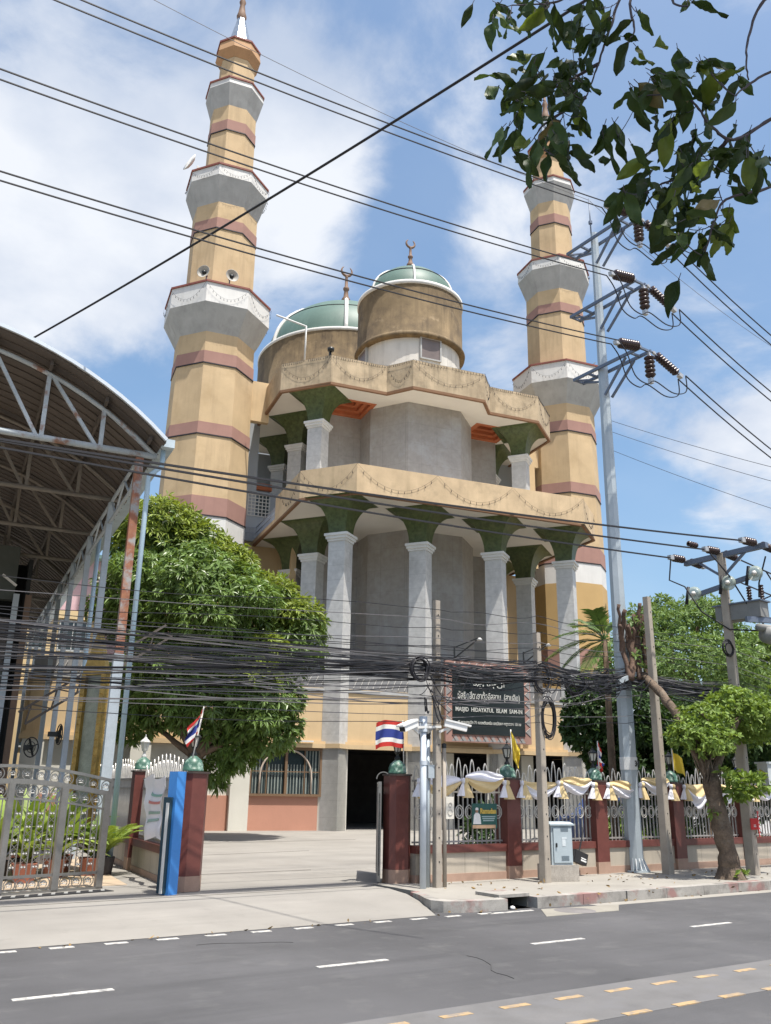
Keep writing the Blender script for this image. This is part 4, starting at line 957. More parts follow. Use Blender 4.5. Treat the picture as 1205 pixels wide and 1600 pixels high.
b = MB(K['armsteel']); b.tube([(0, .1, 15.3), (0, .1, 16.5)], .018, 6); b.lathe([(.05, 15.72), (.05, 15.8)], (0, .1, 0), 8); b.build('lightning_mast', sp)
b = MB(mat('number_plate', (.62, .63, .62), .6)); b.prism(ngon(.1905), 2.02, 2.28); po = b.build('number_plate', sp)
text_mesh('number', '34', .17, K['lampblk'], sp, Matrix.Translation((.05, -.190, 2.09)) @ Matrix.Rotation(R(8), 4, 'Z') @ Matrix.Rotation(PI / 2, 4, 'X'), .002)
ARMZ = (15.27, 13.40, 11.61)
for z in ARMZ:
    zz = z - .15
    for s in (-1, 1):
        b = MB(K['armsteel']); b.bar((s * .17, .82, zz), (s * .17, -1.34, zz), .05, .075); am = b.build('crossarm', sp)
        if s == 1:
            b = MB(K['armsteel'])
            for y in (.80, .35, -1.0, -1.30): b.bar((-.14, y, zz), (.14, y, zz), .05)
            b.bar((-.14, .8, zz - .02), (.14, .5, zz - .02), .04)
            b.build('arm_tie', am)
            b = MB(K['armsteel']); b.bar((.15, -.85, zz - .05), (.12, -.12, zz - .75), .05); b.bar((-.15, -.85, zz - .05), (-.12, -.12, zz - .75), .05); b.bar((.1, .7, zz - .04), (0, .1, zz - .28), .05); b.build('arm_brace', am)
def insulator(label, a, c, n, r, parent_group):
    a = Vector(a); c = Vector(c); t = thing('insulator_string', label, 'insulator', a, 0, parent_group); d = c - a; L = d.length
    t.rotation_euler = d.to_track_quat('Z', 'Y').to_euler()
    b = MB(K['armsteel']); b.tube([(0, 0, 0), (0, 0, L)], .018, 6); b.build('core', t)
    b = MB(K['insul']); z = L * .16; st_ = L * .68 / n; prof = []
    for k in range(n): prof += [(r * .35, z), (r * .95, z + st_ * .12), (r, z + st_ * .3), (r * .7, z + st_ * .75), (r * .35, z + st_ * .95)]; z += st_
    b.lathe(prof, (0, 0, 0), 14); b.build('discs', t)
    b = MB(mat('fitting_silver', (.5, .5, .5), .45, .1, metal=.5)); b.box((0, 0, L * .94), (.10, .10, .12)); b.box((0, 0, L * .07), (.06, .06, .08)); b.build('fitting', t)
HV = []
for k, z in enumerate(ARMZ):
    lv = ('top', 'middle', 'lowest')[k]
    tipL = Vector((spx - .19, 12.0, z)); tipR = Vector((spx + .19, 12.0, z))
    eL = Vector((14.2, 12.0, z - .16)); eR = Vector((16.50, 12.0, z - .38)); eM = Vector((spx + .08, 12.0, z - .85))
    insulator('insulator string reaching left from the tip of the %s crossarm' % lv, tipL, eL, 8, .125, 'insulators of the steel pole')
    insulator('insulator string reaching right from the tip of the %s crossarm' % lv, tipR, eR, 9, .105, 'insulators of the steel pole')
    insulator('vertical insulator string hanging under the %s crossarm tip' % lv, Vector((spx + .08, 12.0, z - .06)), eM, 5, .125, 'insulators of the steel pole')
    HV.append((eL, eR, eM))
def cable(name, label, paths, r, m, group=None, cat='cable', n=4):
    p0 = Vector(paths[0][0]); b = MB(m)
    for p in paths: b.tube([Vector(x) - p0 for x in p], r, n, cap=False)
    o = b.build(name); o.location = p0; return tag(o, label, cat, group)
W = K['wire']
LEFTZ = (14.29, 12.5, 10.9)
for k, (eL, eR, eM) in enumerate(HV):
    lv = ('top', 'middle', 'lowest')[k]
    for s in (-1, 1):
        o = Vector((0, s * .11, 0))
        far = Vector((-16, 12.0, LEFTZ[k] + (-.9, -.9, -.9)[k])) + o
        pL = sag(far, eL + o, .8, 40)
        rr = Vector((46, 12.0, eR.z + 1.6)) + o
        pR = sag(eR + o, rr, 3.4, 40)
        jl = [eL + o, eL + o + Vector((.25, 0, -.25)), eL + o + Vector((.45, -.02, -.75)), eL.lerp(eM, .75) + o + Vector((0, 0, -.32)), eM + o, eM.lerp(eR, .5) + o + Vector((0, 0, -.36)), eR + o + Vector((-.18, 0, -.52)), eR + o + Vector((.0, 0, -.35)), eR + o]
        sm_ = []
        for q in range(len(jl) - 1):
            a = jl[max(q - 1, 0)]; b_ = jl[q]; c_ = jl[q + 1]; d_ = jl[min(q + 2, len(jl) - 1)]
            for w_ in range(5):
                x = w_ / 5; sm_.append(.5 * ((2 * b_) + (c_ - a) * x + (2 * a - 5 * b_ + 4 * c_ - d_) * x * x + (3 * b_ - a - 3 * c_ + d_) * x ** 3))
        sm_.append(jl[-1])
        cable('power_line', ('twin high wire strung left from the %s crossarm' % lv), [pL], .014, W, 'left twin wires of the %s crossarm' % lv)
        cable('power_line', ('twin high wire strung right from the %s crossarm' % lv), [pR], .016, W, 'right twin wires of the %s crossarm' % lv)
        cable('jumper_cable', ('looped jumper wire slung beneath the %s crossarm' % lv), [sm_], .014, W, 'jumper loops of the %s crossarm' % lv)
mast = Vector((spx, spy + .1, 16.6))
cable('earth_wire', 'thin earth wire rising left from the steel pole mast', [sag((-10, 13.4, 17.4), mast, 1.0, 30)], .006, K['wiregrey'])
cable('earth_wire', 'thin earth wire falling right from the steel pole mast', [sag(mast, (40, 12.6, 16.4), 2.5, 30)], .006, K['wiregrey'])

# transformer pole fittings
TX, TY = 17.03, 11.80
t = thing('pole_crossarm', 'top steel crossarm with brown insulators on the transformer pole', 'crossarm', (TX, TY, 6.86))
b = MB(K['armsteel']); b.bar((0, .98, 0), (0, -1.15, -.0), .10, .12); b.build('beam', t)
b = MB(K['armsteel']); b.bar((0, .6, -.05), (0, 0, -.5), .05); b.bar((0, -.6, -.05), (0, 0, -.5), .05); b.build('brace', t)
MVY = (.92, -.02, -.95)
for k, y in enumerate(MVY):
    pos = ('far', 'middle', 'near')[k]
    a = Vector((TX - .06, TY + y, 6.93)); insulator('brown insulator pulling left at the %s end of the transformer pole arm' % pos, a, a + Vector((-.55, 0, -.02)), 5, .09, 'insulators of the transformer pole')
    a = Vector((TX + .06, TY + y, 6.93)); insulator('brown insulator pulling right at the %s end of the transformer pole arm' % pos, a, a + Vector((.55, 0, -.06)), 5, .09, 'insulators of the transformer pole')
for (xs_, zl, y, lb) in ((-.6, 6.45, .92, 'far'), (-.6, 6.28, -.02, 'middle'), (-.6, 5.97, -.95, 'near')):
    a = Vector((TX - .6, TY + y, 6.9)); far = Vector((-14, TY + y, zl - .55 + {'far': .33, 'middle': .0, 'near': -.33}[lb]))
    cable('medium_voltage_line', 'thick black line leading left from the %s insulator of the transformer pole' % lb, [sag(far, a, .35, 40)], .020, W)
    cable('medium_voltage_line', 'thick black line leading right from the %s insulator of the transformer pole' % lb, [sag((TX + .6, TY + y, 6.87), (48, TY + y, 6.2), .9, 30)], .018, W)
t = thing('inline_insulator', 'brown insulator spliced into the black line beside the steel pole', 'insulator', (14.62, TY - .95, 6.53), 0)
b = MB(K['insul']); prof = []
for k in range(4): prof += [(.025, k * .07), (.06, k * .07 + .015), (.05, k * .07 + .05)]
b.lathe(prof, (0, 0, 0), 10); o = b.build('discs', t); o.rotation_euler = (0, PI / 2, 0)
t = thing('fuse_crossarm', 'lower crossarm with glass fuse discs on the transformer pole', 'crossarm', (TX, TY, 6.12))
b = MB(K['armsteel']); b.bar((-.1, .72, -.08), (-.1, -.95, .12), .08, .10); b.build('beam', t)
for (y, z) in ((.66, -.06), (-.25, .03), (-.92, .12)):
    b = MB(mat('fuse_glass', (.34, .40, .36), .25, .1, alpha=.6)); b.lathe([(.0, .02), (.10, .03), (.17, .0), (.0, 0)], (0, 0, 0), 18); o = b.build('disc', t); o.location = (-.2, y, z); o.rotation_euler = (0, -PI / 2, .3)
    b = MB(K['silver']); b.lathe([(0, .06), (.05, .05), (.05, 0)], (0, 0, 0), 10); o2 = b.build('hub', o); o2.location = (0, 0, .02)
    b = MB(K['wire']); b.tube([(-.22, y + .12, z + .18), (-.24, y + .20, z - .22)], .035, 8); b.build('fuse_tube', t)
t = thing('transformer', 'grey box transformer with two bushings on the transformer pole', 'transformer', (TX + .22, TY - .35, 5.32), R(6))
b = MB(mat('transformer_grey', (.21, .21, .20), .6, .12)); b.box((0, .12, .22), (.36, 1.05, .34)); b.build('tank', t)
b = MB(K['armsteel']); b.box((0, .12, .405), (.44, 1.15, .03)); b.build('lid', t)
for y in (-.1, -.38):
    b = MB(K['insul']); prof = []
    for k in range(6): prof += [(.03, .42 + k * .06), (.06, .435 + k * .06), (.05, .46 + k * .06)]
    b.lathe(prof, (.0, y, 0), 10); b.build('bushing', t)
t = thing('load_switch', 'grey ribbed switch unit hung on a beam right of the transformer pole', 'electrical switch', (TX + .5, TY - .8, 4.98), R(-10))
b = MB(mat('transformer_grey', (.34, .34, .32))); b.lathe([(0, -.35), (.17, -.33), (.2, -.15), (.2, .25), (.15, .4), (0, .42)], (0, 0, 0), 14); o = b.build('tank', t); o.rotation_euler = (0, PI / 2, 0)
b = MB(mat('transformer_grey', (.21, .21, .20))); b.lathe([(0, -.5), (.08, -.5), (.08, .6), (0, .6)], (0, 0, 0), 10); o = b.build('tube', t); o.rotation_euler = (0, PI / 2, 0); o.location = (0, 0, .15)
b = MB(K['armsteel']); b.bar((-.7, .1, .32), (1.0, -.1, .36), .08, .12); b.bar((.2, 0, .3), (.2, 0, .1), .05); b.build('beam', t)
for k, (p_, s_) in enumerate((([(TX - .6, TY + .9, 6.9), (TX - .72, TY + .9, 6.35), (TX - .45, TY + .7, 6.2), (TX - .35, TY + .4, 5.6), (TX - .1, TY - .1, 5.15), (TX + .5, TY - .7, 5.1)], 0), ([(TX - .5, TY - .02, 6.9), (TX - .2, TY - .3, 6.3), (TX + .1, TY - .5, 5.6), (TX + .4, TY - .7, 5.12)], 0), ([(TX + .3, TY - .9, 6.7), (TX + .1, TY - .8, 6.1), (TX + .35, TY - .6, 5.85)], 0), ([(TX + .1, TY - 1.0, 6.3), (TX + .5, TY - 1.0, 5.9), (TX + .3, TY - .6, 5.75)], 0))):
    cable('drop_cable', ['long black drop cable curling down the left of the transformer pole', 'black drop cable crossing the transformer pole top', 'short black lead from crossarm to transformer bushing', 'curved black lead right of the transformer pole'][k], [[Vector(a) for a in p_]], .018, W, n=5)
t = thing('signal_box', 'pale steel control box with warning triangle on the transformer pole', 'electrical box', (TX + .62, TY - .25, 1.72), R(-20))
b = MB(mat('box_grey', (.52, .55, .55), .5, .06)); b.box((0, 0, .3), (.42, .34, .62)); b.build('case', t)
b = MB(mat('box_grey', (.52, .55, .55))); b.prism([(-.25, -.2), (.25, -.2), (.25, .2), (-.25, .2)], .61, .65); b.build('lid', t)
b = MB(mat('warn_orange', (.62, .28, .05), .6)); b.add([(-.09, -.175, .2), (.09, -.175, .2), (0, -.175, .47)], [(0, 1, 2)], False); b.build('warning_mark', t)
b = MB(mat('warn_yellow', (.55, .48, .05), .6)); [b.add([(-.213, -.1, .28 + k * .1), (-.213, .1, .36 + k * .1), (-.213, .1, .41 + k * .1), (-.213, -.1, .33 + k * .1)], [(0, 1, 2, 3)], False) for k in range(2)]; b.build('stripes', t)
for k, (dx_, dy_, dz_, lb) in enumerate(((-.04, -.16, .98, 'square red notice wrapped on the left of the transformer pole'), (.16, -.13, .98, 'narrow red notice with white marks on the transformer pole'))):
    t = thing('red_notice', lb, 'notice', (TX + dx_, TY + dy_, .15 + dz_), R(-20 + 45 * k)); b = MB(mat('notice_red', (.45, .03, .03), .6)); b.box((0, 0, 0), (.17, .01, .22 if k == 0 else .50)); b.build('sheet', t)
    b = MB(pw)
    for q_ in range(2 if k == 0 else 6): b.box((0.01, -.008, (-.05 + .03 * q_) if k == 0 else (-.2 + .075 * q_)), (.07 if k else .05, .004, .012 if k == 0 else .04))
    b.build('marks', t)
# ------------------------------------------------------------------ telecom cable bundles
rnd = random.Random(11)
ST = [(-12, 12.5), (9.60, 12.56), (11.88, 12.40), (15.2, 13.05), (17.0, 11.85), (34, 12.2)]   # stations along the street
def bundle_cable(zs, sags, r, m, jit):
    pts = []
    for k in range(len(zs) - 1):
        (xa, ya), (xb, yb) = ST[k], ST[k + 1]
        seg = sag((xa, ya + jit[0], zs[k]), (xb, yb + jit[0], zs[k + 1]), sags[k], 26 if k in (0, 4) else 9)
        ph = rnd.uniform(0, 6); am = rnd.uniform(.004, .045)
        seg = [p + Vector((0, .5 * am * math.sin(i * .9 + ph), am * math.sin(i * .8 + ph) * (i * (len(seg) - 1 - i) > 0))) for i, p in enumerate(seg)]
        pts += seg if not pts else seg[1:]
    return pts
for k in range(62):
    f = rnd.gauss(0, 1); heavy = k < 4
    z1 = 3.76 + .105 * f if k < 46 else rnd.uniform(3.2, 4.15)
    z1 = min(4.3, max(3.1, z1))
    z0 = z1 + rnd.uniform(-1.3, .7) - .2
    z2 = z1 + .09 + rnd.gauss(0, .05); z3 = 4.05 + .14 * rnd.gauss(0, 1); z4 = 3.75 + .16 * rnd.gauss(0, 1); z5 = z4 + rnd.uniform(-.4, .4)
    p = bundle_cable([z0 - .2, z1, z2, z3, z4, z5], [rnd.uniform(.0, .35), rnd.uniform(.01, .1), rnd.uniform(.02, .2), rnd.uniform(0, .06), rnd.uniform(.3, .8)], 0, W, (rnd.uniform(-.10, .10),))
    mm = W if rnd.random() < .55 else (K['wiregrey'] if rnd.random() < .93 else K['wirered'])
    cable('telecom_cable', 'telecom cable in the thick tangled bundle sagging past the poles', [p], rnd.choice([.014, .017, .02]) if heavy else rnd.choice([.005, .007, .009, .011]), mm, 'tangled telecom cable bundle')
for k, z in enumerate((4.82, 4.66, 4.50, 4.30, 4.18, 2.95, 2.80)):
    zs = [z - 1.05 - .06 * k if z > 4 else z - .25, z, z + .14, z + .35, z + .1, z]
    cable('service_wire', 'single thin wire strung %s the telecom bundle, number %s from the top' % ('above' if z > 4 else 'below', ('one', 'two', 'three', 'four', 'five', 'six', 'seven')[k]), [bundle_cable(zs, [.12, .05, .06, .02, .5], 0, W, (0.0,))], .007, K['wiregrey'] if k % 2 else W)
for k in range(12):
    a = Vector((rnd.uniform(-3, 6), 12.5, rnd.uniform(2.6, 3.5))); c = Vector((rnd.uniform(7, 14), 12.5, rnd.uniform(3.2, 4.2)))
    cable('loose_cable', 'loose stray cable crossing the telecom bundle at a slant', [sag(a, c, rnd.uniform(-.05, .25), 16)], rnd.choice([.006, .008, .010]), K['wiregrey'] if k % 3 else W, 'loose slanting cables')
for k in range(16):
    x0 = rnd.choice([9.0, 9.9, 10.6, 11.3, 12.2, 12.8, 13.4, 14.2]) + rnd.uniform(-.3, .3); w_ = rnd.uniform(.3, 1.1)
    cable('hanging_loop', 'slack black cable loop drooping below the telecom bundle near the name board', [sag((x0, 12.42, 3.62 + .06 * (x0 - 9.6)), (x0 + w_, 12.42, 3.64 + .06 * (x0 + w_ - 9.6)), rnd.uniform(.12, .55), 14)], rnd.choice([.006, .008, .010]), W, 'slack loops under the bundle')
def coil(label, c, r, n, sq=1.2, seed=0, tr=.011):
    rn = random.Random(seed); b = MB(W)
    for k in range(n): b.ring((rn.uniform(-.03, .03), rn.uniform(-.04, .04), rn.uniform(-.03, .03)), r * rn.uniform(.82, 1.08), tr, 22, 5, sq=sq * rn.uniform(.9, 1.1))
    o = b.build('cable_coil'); o.location = c; tag(o, label, 'cable coil')
coil('round coil of black cable left of the pipe bundled pole', onY(656, 1046, 12.45), .19, 7, 1.1, 1)
coil('tall drooping coil of black cable right of the low concrete pole', onY(857, 1122, 12.4), .17, 8, 2.1, 2, .010)
coil('coil of black cable hanging left of the steel pole', onY(898, 1068, 12.7), .26, 5, .95, 3, .016)
coil('small coil of cable tied on the transformer pole', (TX - .2, TY - .1, 4.72), .17, 6, 1.0, 4)
coil('black cable coil in front of the right end of the name board', onY(845, 1060, 12.4), .21, 5, 1.25, 5, .009)
b = MB(W)
for k in range(26):
    a = Vector((rnd.gauss(0, .16), rnd.gauss(0, .08), rnd.gauss(0, .13))); c = a + Vector((rnd.uniform(-.5, .5), rnd.uniform(-.1, .1), rnd.uniform(-.18, .12))); b.tube(sag(a, c, rnd.uniform(-.1, .2), 7), rnd.choice([.01, .014, .02]), 4)
o = b.build('cable_tangle'); o.location = onY(940, 1062, 12.95); tag(o, 'dense black knot of cables beside the steel pole', 'cable tangle')
b = MB(W)
for k in range(16):
    a = Vector((rnd.gauss(0, .1), rnd.gauss(0, .06), rnd.gauss(0, .2))); c = a + Vector((rnd.uniform(-.35, .35), rnd.uniform(-.1, .1), rnd.uniform(-.5, .1))); b.tube(sag(a, c, rnd.uniform(-.05, .2), 7), rnd.choice([.008, .012]), 4)
o = b.build('cable_tangle'); o.location = onY(668, 1075, 12.45); tag(o, 'loose black cable tangle hanging on the pipe bundled pole', 'cable tangle')
# steel bracket across the steel pole that carries the bundle
t = thing('cable_bracket', 'grey steel bracket beam clamped on the steel pole above the bundle', 'bracket', (spx, spy - .25, 4.28), 0)
b = MB(K['galv']); b.bar((-.72, -.25, -.35), (.62, .0, .10), .06, .09); b.bar((-.2, 0, 0), (.62, 0, .12), .05); b.build('beam', t)
b = MB(K['silver'])
for k in range(5): b.tube([(.25 + k * .09, -.05, .05), (.25 + k * .09, -.05, -.28)], .016, 6)
b.build('hooks', t)
# the black cable that crosses the whole sky
cable('overhead_cable', 'single thick black cable crossing the sky diagonally from lower left', [sag(at(-60, 590, 22), at(1010, -60, 9.0), .18, 30)], .021, W, n=6)
for k, (y0, y1) in enumerate(((655, 728), (672, 752), (700, 800))):
    cable('distant_wire', 'faint distant wire in the sky right of the steel pole, number %s' % ('one', 'two', 'three')[k], [sag(at(948, y0, 34), at(1300, y1 + 25, 30), .1, 12)], .012, K['wiregrey'])

# ------------------------------------------------------------------ arched shed on the left
SA = R(33.73 + 64.3); sd = Vector((math.sin(SA), math.cos(SA))); sn_ = Vector((-sd.y, sd.x))
S0 = at(160, 1260, 18.0)
sh = thing('arched_shed', 'open shed with arched truss roof of corrugated sheet', 'shed', (S0.x, S0.y, 0), math.atan2(sd.y, sd.x))
RC, RZ0, RR = -4.6, 2.84, 7.42
def az_(s): return RZ0 + math.sqrt(RR * RR - (s - RC) ** 2)
SL, SR_ = -9.6, .42; NTR, DT = 8, 3.45
b = MB(K['roofsheet']); n = 44
for k in range(n):
    s0, s1 = SL + (SR_ - SL) * k / n, SL + (SR_ - SL) * (k + 1) / n
    b.add([(s0, -.55, az_(s0) + .16), (s1, -.55, az_(s1) + .16), (s1, NTR * DT, az_(s1) + .16), (s0, NTR * DT, az_(s0) + .16), (s0, -.55, az_(s0) + .19), (s1, -.55, az_(s1) + .19), (s1, NTR * DT, az_(s1) + .19), (s0, NTR * DT, az_(s0) + .19)], [(0, 1, 2, 3), (7, 6, 5, 4), (0, 4, 5, 1)], False)
rf = b.build('roof_sheet', sh)
b = MB(mat('sheet_rib', (.12, .10, .085), .75, .15))
for k in range(int(NTR * DT / .36)):
    d = -.5 + k * .36; b.tube([(SL + (SR_ - SL) * q / 18, d, az_(SL + (SR_ - SL) * q / 18) + .145) for q in range(19)], .016, 3, cap=False)
b.build('corrugation', rf)
b = MB(mat('sheet_edge', (.55, .60, .64), .45, .06, metal=.3)); pts = [(SL + (SR_ - SL) * q / 30, -.57, az_(SL + (SR_ - SL) * q / 30) + .20) for q in range(31)]
b.tube(pts, .05, 4); b.build('edge_trim', sh)
for s in (-9.0, -7.5, -6, -4.6, -3.1, -1.95, -.8, .15):
    b = MB(mat('purlin_dark', (.10, .085, .075), .7)); b.bar((s, -.3, az_(s) + .06), (s, NTR * DT - .2, az_(s) + .06), .06, .10); b.build('purlin', sh)
nodes = [SL + .15] + [-8.7, -7.6, -6.5, -5.35, -4.2, -3.1, -1.95, -.8]
for k in range(NTR):
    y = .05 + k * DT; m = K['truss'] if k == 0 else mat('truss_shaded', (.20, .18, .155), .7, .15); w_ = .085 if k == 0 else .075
    b = MB(m); ch = [(SL + .1 + (SR_ - .1 - SL - .1) * q / 26, y, az_(SL + .1 + (SR_ - .1 - SL - .1) * q / 26) - .04) for q in range(27)]
    b.tube(ch, w_ * .62, 6); b.tube([(SL + .1, y, 8.33), (SR_ - .08, y, 8.33)], w_ * .78, 8)
    for s in nodes[1:]: b.bar((s, y, 8.35), (s, y, az_(s) - .05), w_)
    for q in range(1, len(nodes) - 1):
        if nodes[q] >= -4.2: b.bar((nodes[q] + .05, y, az_(nodes[q]) - .06), (nodes[q + 1] - .1, y, 8.36), w_ * .8)
        else: b.bar((nodes[q] + .1, y, 8.36), (nodes[q + 1] - .05, y, az_(nodes[q + 1]) - .06), w_ * .8)
    b.bar((-.75, y, az_(-.8) - .06), (SR_ - .12, y, 8.36), w_ * .8)
    b.bar((SR_ - .1, y, 8.3), (SR_ - .1, y, az_(SR_ - .1)), w_)
    tr_ = b.build('truss', sh)
    if k == 0: tr_['label'] = 'front arched truss, pale painted'
for k in range(NTR):
    y = .1 + k * DT
    b = MB(K['rust'] if k == 0 else K['coltruss']); b.box((0.02, y, 6.2 if k == 0 else 4.2), ((.16 if k == 0 else .14), (.16 if k == 0 else .13), 4.1 if k == 0 else 8.1)); c_ = b.build('column', sh)
    if k == 0:
        c_['label'] = 'rust peeling upper front column'; b = MB(K['coltruss']); b.box((0.02, y, 2.15), (.19, .18, 4.0)); b.build('column', sh)
    b = MB(K['coltruss']); b.box((-9.3, y, 4.2), (.22, .2, 8.1)); b.build('column', sh)
b = MB(K['coltruss'])                        # lattice beam along the eave
for z in (7.75, 8.28): b.bar((.02, .1, z), (.02, NTR * DT - .3, z), .06)
for k in range(NTR * 4): b.bar((.02, .1 + k * DT / 4, 7.75 if k % 2 else 8.28), (.02, .1 + (k + 1) * DT / 4, 8.28 if k % 2 else 7.75), .04)
b.build('eave_girder', sh)
b = MB(mat('gutter', (.42, .50, .55), .5)); b.box((SR_ + .1, NTR * DT / 2 - .3, 8.55), (.26, NTR * DT, .18)); b.build('gutter', sh)
b = MB(K['pvc']); b.tube([(SR_ + .05, -.05, 8.5), (SR_ + .05, -.05, 8.1), (.22, -.05, 7.85), (.22, -.05, 7.6), (.22, -.05, .2)], .052, 10); b.build('downpipe', sh)
for k in (2,):
    b = MB(K['pvc']); b.tube([(.24, k * DT - .1, 8.2), (.24, k * DT - .1, .2)], .06, 8); b.build('downpipe', sh)

SRZ = math.atan2(sd.y, sd.x)
def SW(s, d, z=0): return Vector((S0.x + sd.x * s + sn_.x * d, S0.y + sd.y * s + sn_.y * d, z))
# dim hall under the shed
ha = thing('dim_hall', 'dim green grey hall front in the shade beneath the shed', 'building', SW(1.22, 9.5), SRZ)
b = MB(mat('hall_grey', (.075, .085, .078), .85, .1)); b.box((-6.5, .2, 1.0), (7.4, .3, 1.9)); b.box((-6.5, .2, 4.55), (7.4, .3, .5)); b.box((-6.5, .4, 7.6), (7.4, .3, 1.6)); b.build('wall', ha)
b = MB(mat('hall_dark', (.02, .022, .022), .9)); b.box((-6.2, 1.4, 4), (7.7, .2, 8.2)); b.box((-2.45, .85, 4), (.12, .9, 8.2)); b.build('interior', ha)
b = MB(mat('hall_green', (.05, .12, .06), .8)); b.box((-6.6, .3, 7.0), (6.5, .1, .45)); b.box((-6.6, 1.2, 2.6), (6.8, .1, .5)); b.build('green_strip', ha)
b = MB(mat('hall_louver', (.10, .09, .085), .8))
for k in range(11): b.box((-6.5, .12, 4.9 + k * .12), (7.2, .04, .05))
b.box((-6.5, .16, 5.5), (7.3, .04, 1.5)); b.build('louvre_screen', ha)
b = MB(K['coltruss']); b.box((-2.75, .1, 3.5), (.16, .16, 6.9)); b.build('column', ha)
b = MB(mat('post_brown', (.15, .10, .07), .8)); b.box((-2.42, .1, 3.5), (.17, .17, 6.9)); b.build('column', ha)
b = MB(K['white']); b.box((-3.0, -.1, 7.3), (.5, .08, .06), m3=Matrix.Rotation(R(35), 3, 'Y')); b.build('tube_lamp', ha)
# yellow and pink building beyond
yb = thing('yellow_building', 'yellow and pink apartment building with dark windows behind the shed', 'building', SW(0, 29.5), SRZ)
b = MB(mat('cream_yellow', (.60, .46, .26), .85, .05, .5)); b.box((1.9, .2, 5.1), (3.8, .4, 10.2)); b.build('wall', yb)
b = MB(mat('soft_pink', (.60, .42, .45), .85, .05, .5)); b.box((4.2, 1.2, 6.6), (6.0, .4, 13.2)); wl = b.build('wall', yb); wl['label'] = 'pink wall'
b = MB(mat('teal_eave', (.35, .55, .50), .6)); b.box((4.2, .9, 13.28), (6.6, 1.2, .18)); b.build('eave', yb)
b = MB(mat('cream_yellow', (.60, .46, .26))); b.box((1.9, -.05, 9.95), (3.9, .25, .4)); b.box((1.9, -.05, 6.4), (3.8, .2, .2)); b.build('string_course', yb)
for (x, z, w_, h_, lbl) in ((2.3, 8.9, 1.3, 1.5, 0), (2.1, 7.2, 1.4, 1.0, 0), (2.2, 4.3, .9, 1.9, 0), (3.3, 4.3, .35, 1.8, 0), (.7, 8.8, .6, 1.3, 0), (4.6, 9.6, .7, 1.5, 1), (4.6, 6.2, .7, 1.5, 1), (.8, 4.3, .8, 1.8, 0)):
    yy = 0.0 if not lbl else 1.0
    b = MB(mat('window_trim', (.45, .47, .46), .6))
    for (dx_, dz_, sx, sz) in ((0, h_ / 2, w_ + .1, .06), (0, -h_ / 2, w_ + .1, .08), (-w_ / 2, 0, .06, h_), (w_ / 2, 0, .06, h_), (0, 0, .05, h_)): b.box((x + dx_, yy - .03, z + dz_), (sx, .12, sz))
    w_o = b.build('window', yb); b = MB(K['glass']); b.box((x, yy - .01, z), (w_, .06, h_)); b.build('pane', w_o)
# sloping lattice arm of a fixed stair / brace seen between the columns
t = thing('lattice_brace', 'dark steel lattice arm sloping up between the shed columns', 'brace', SW(-.95, 8.0, 3.2), SRZ)
b = MB(mat('purlin_dark', (.10, .085, .075)))
A_, B_ = Vector((0, 0, 0)), Vector((3.6, -.4, 2.6)); up_ = Vector((-.2, 0, .3))
b.bar(A_, B_, .06); b.bar(A_ + up_, B_ + up_, .06)
for k in range(12): b.bar(A_.lerp(B_, k / 12) + (up_ if k % 2 else Vector()), A_.lerp(B_, (k + 1) / 12) + (Vector() if k % 2 else up_), .035)
b.build('lattice', t)
# gilded standing frame behind the gate
t = thing('gilded_frame', 'tall ornate gilded portrait frame leaning behind the gate', 'frame', SW(-.2, 1.3, .3), SRZ - R(58))
gm = mat('gilding', (.33, .215, .06), .38, .3, 5, 40, .3, metal=.55)
b = MB(gm)
for (x, w_) in ((-.30, .13), (.30, .13)):
    b.box((x, 0, 2.0), (w_, .12, 3.2))
    for k in range(20): b.lathe([(0, .015), (.02, .012), (.035, 0)], (x, -.07, .6 + k * .15), 6)
b.box((0, 0, .45), (.74, .14, .2)); b.add([(-.38, -.05, 3.55), (.38, -.05, 3.55), (.2, -.05, 4.0), (0, -.05, 4.5), (-.2, -.05, 4.0), (-.38, .06, 3.55), (.38, .06, 3.55), (.2, .06, 4.0), (0, .06, 4.5), (-.2, .06, 4.0)], [(0, 1, 2, 3, 4), (9, 8, 7, 6, 5), (1, 6, 7, 2), (2, 7, 8, 3), (3, 8, 9, 4), (4, 9, 5, 0)], False)
b.build('frame', t)
b = MB(mat('portrait_panel', (.22, .24, .20), .4, .3, 2)); b.box((0, .03, 2.0), (.48, .03, 3.1)); b.build('panel', t)
# wall fans and camera on the shed columns
for (k, s, d, z, lb) in ((0, -.75, 7.6, 2.6, 'black wall fan on the brown post beneath the shed'), (1, -.2, 6.6, 2.9, 'dark wheel shaped wall fan on a grey shed column')):
    t = thing('wall_fan', lb, 'fan', SW(s, d, z), SRZ + R(40 + 60 * k)); b = MB(K['lampblk']); b.ring((0, 0, 0), .25, .016, 20, 5); b.ring((0, 0, 0), .14, .01, 16, 4); b.build('cage', t)
    b = MB(K['lampblk'])
    for q in range(4): a = PI / 2 * q + .4; b.bar((0, 0, 0), (.23 * math.cos(a), 0, .23 * math.sin(a)), .07, .012)
    b.build('blades', t); b = MB(K['lampblk']); b.box((.05, .14, .0), (.12, .24, .12)); b.build('motor', t)

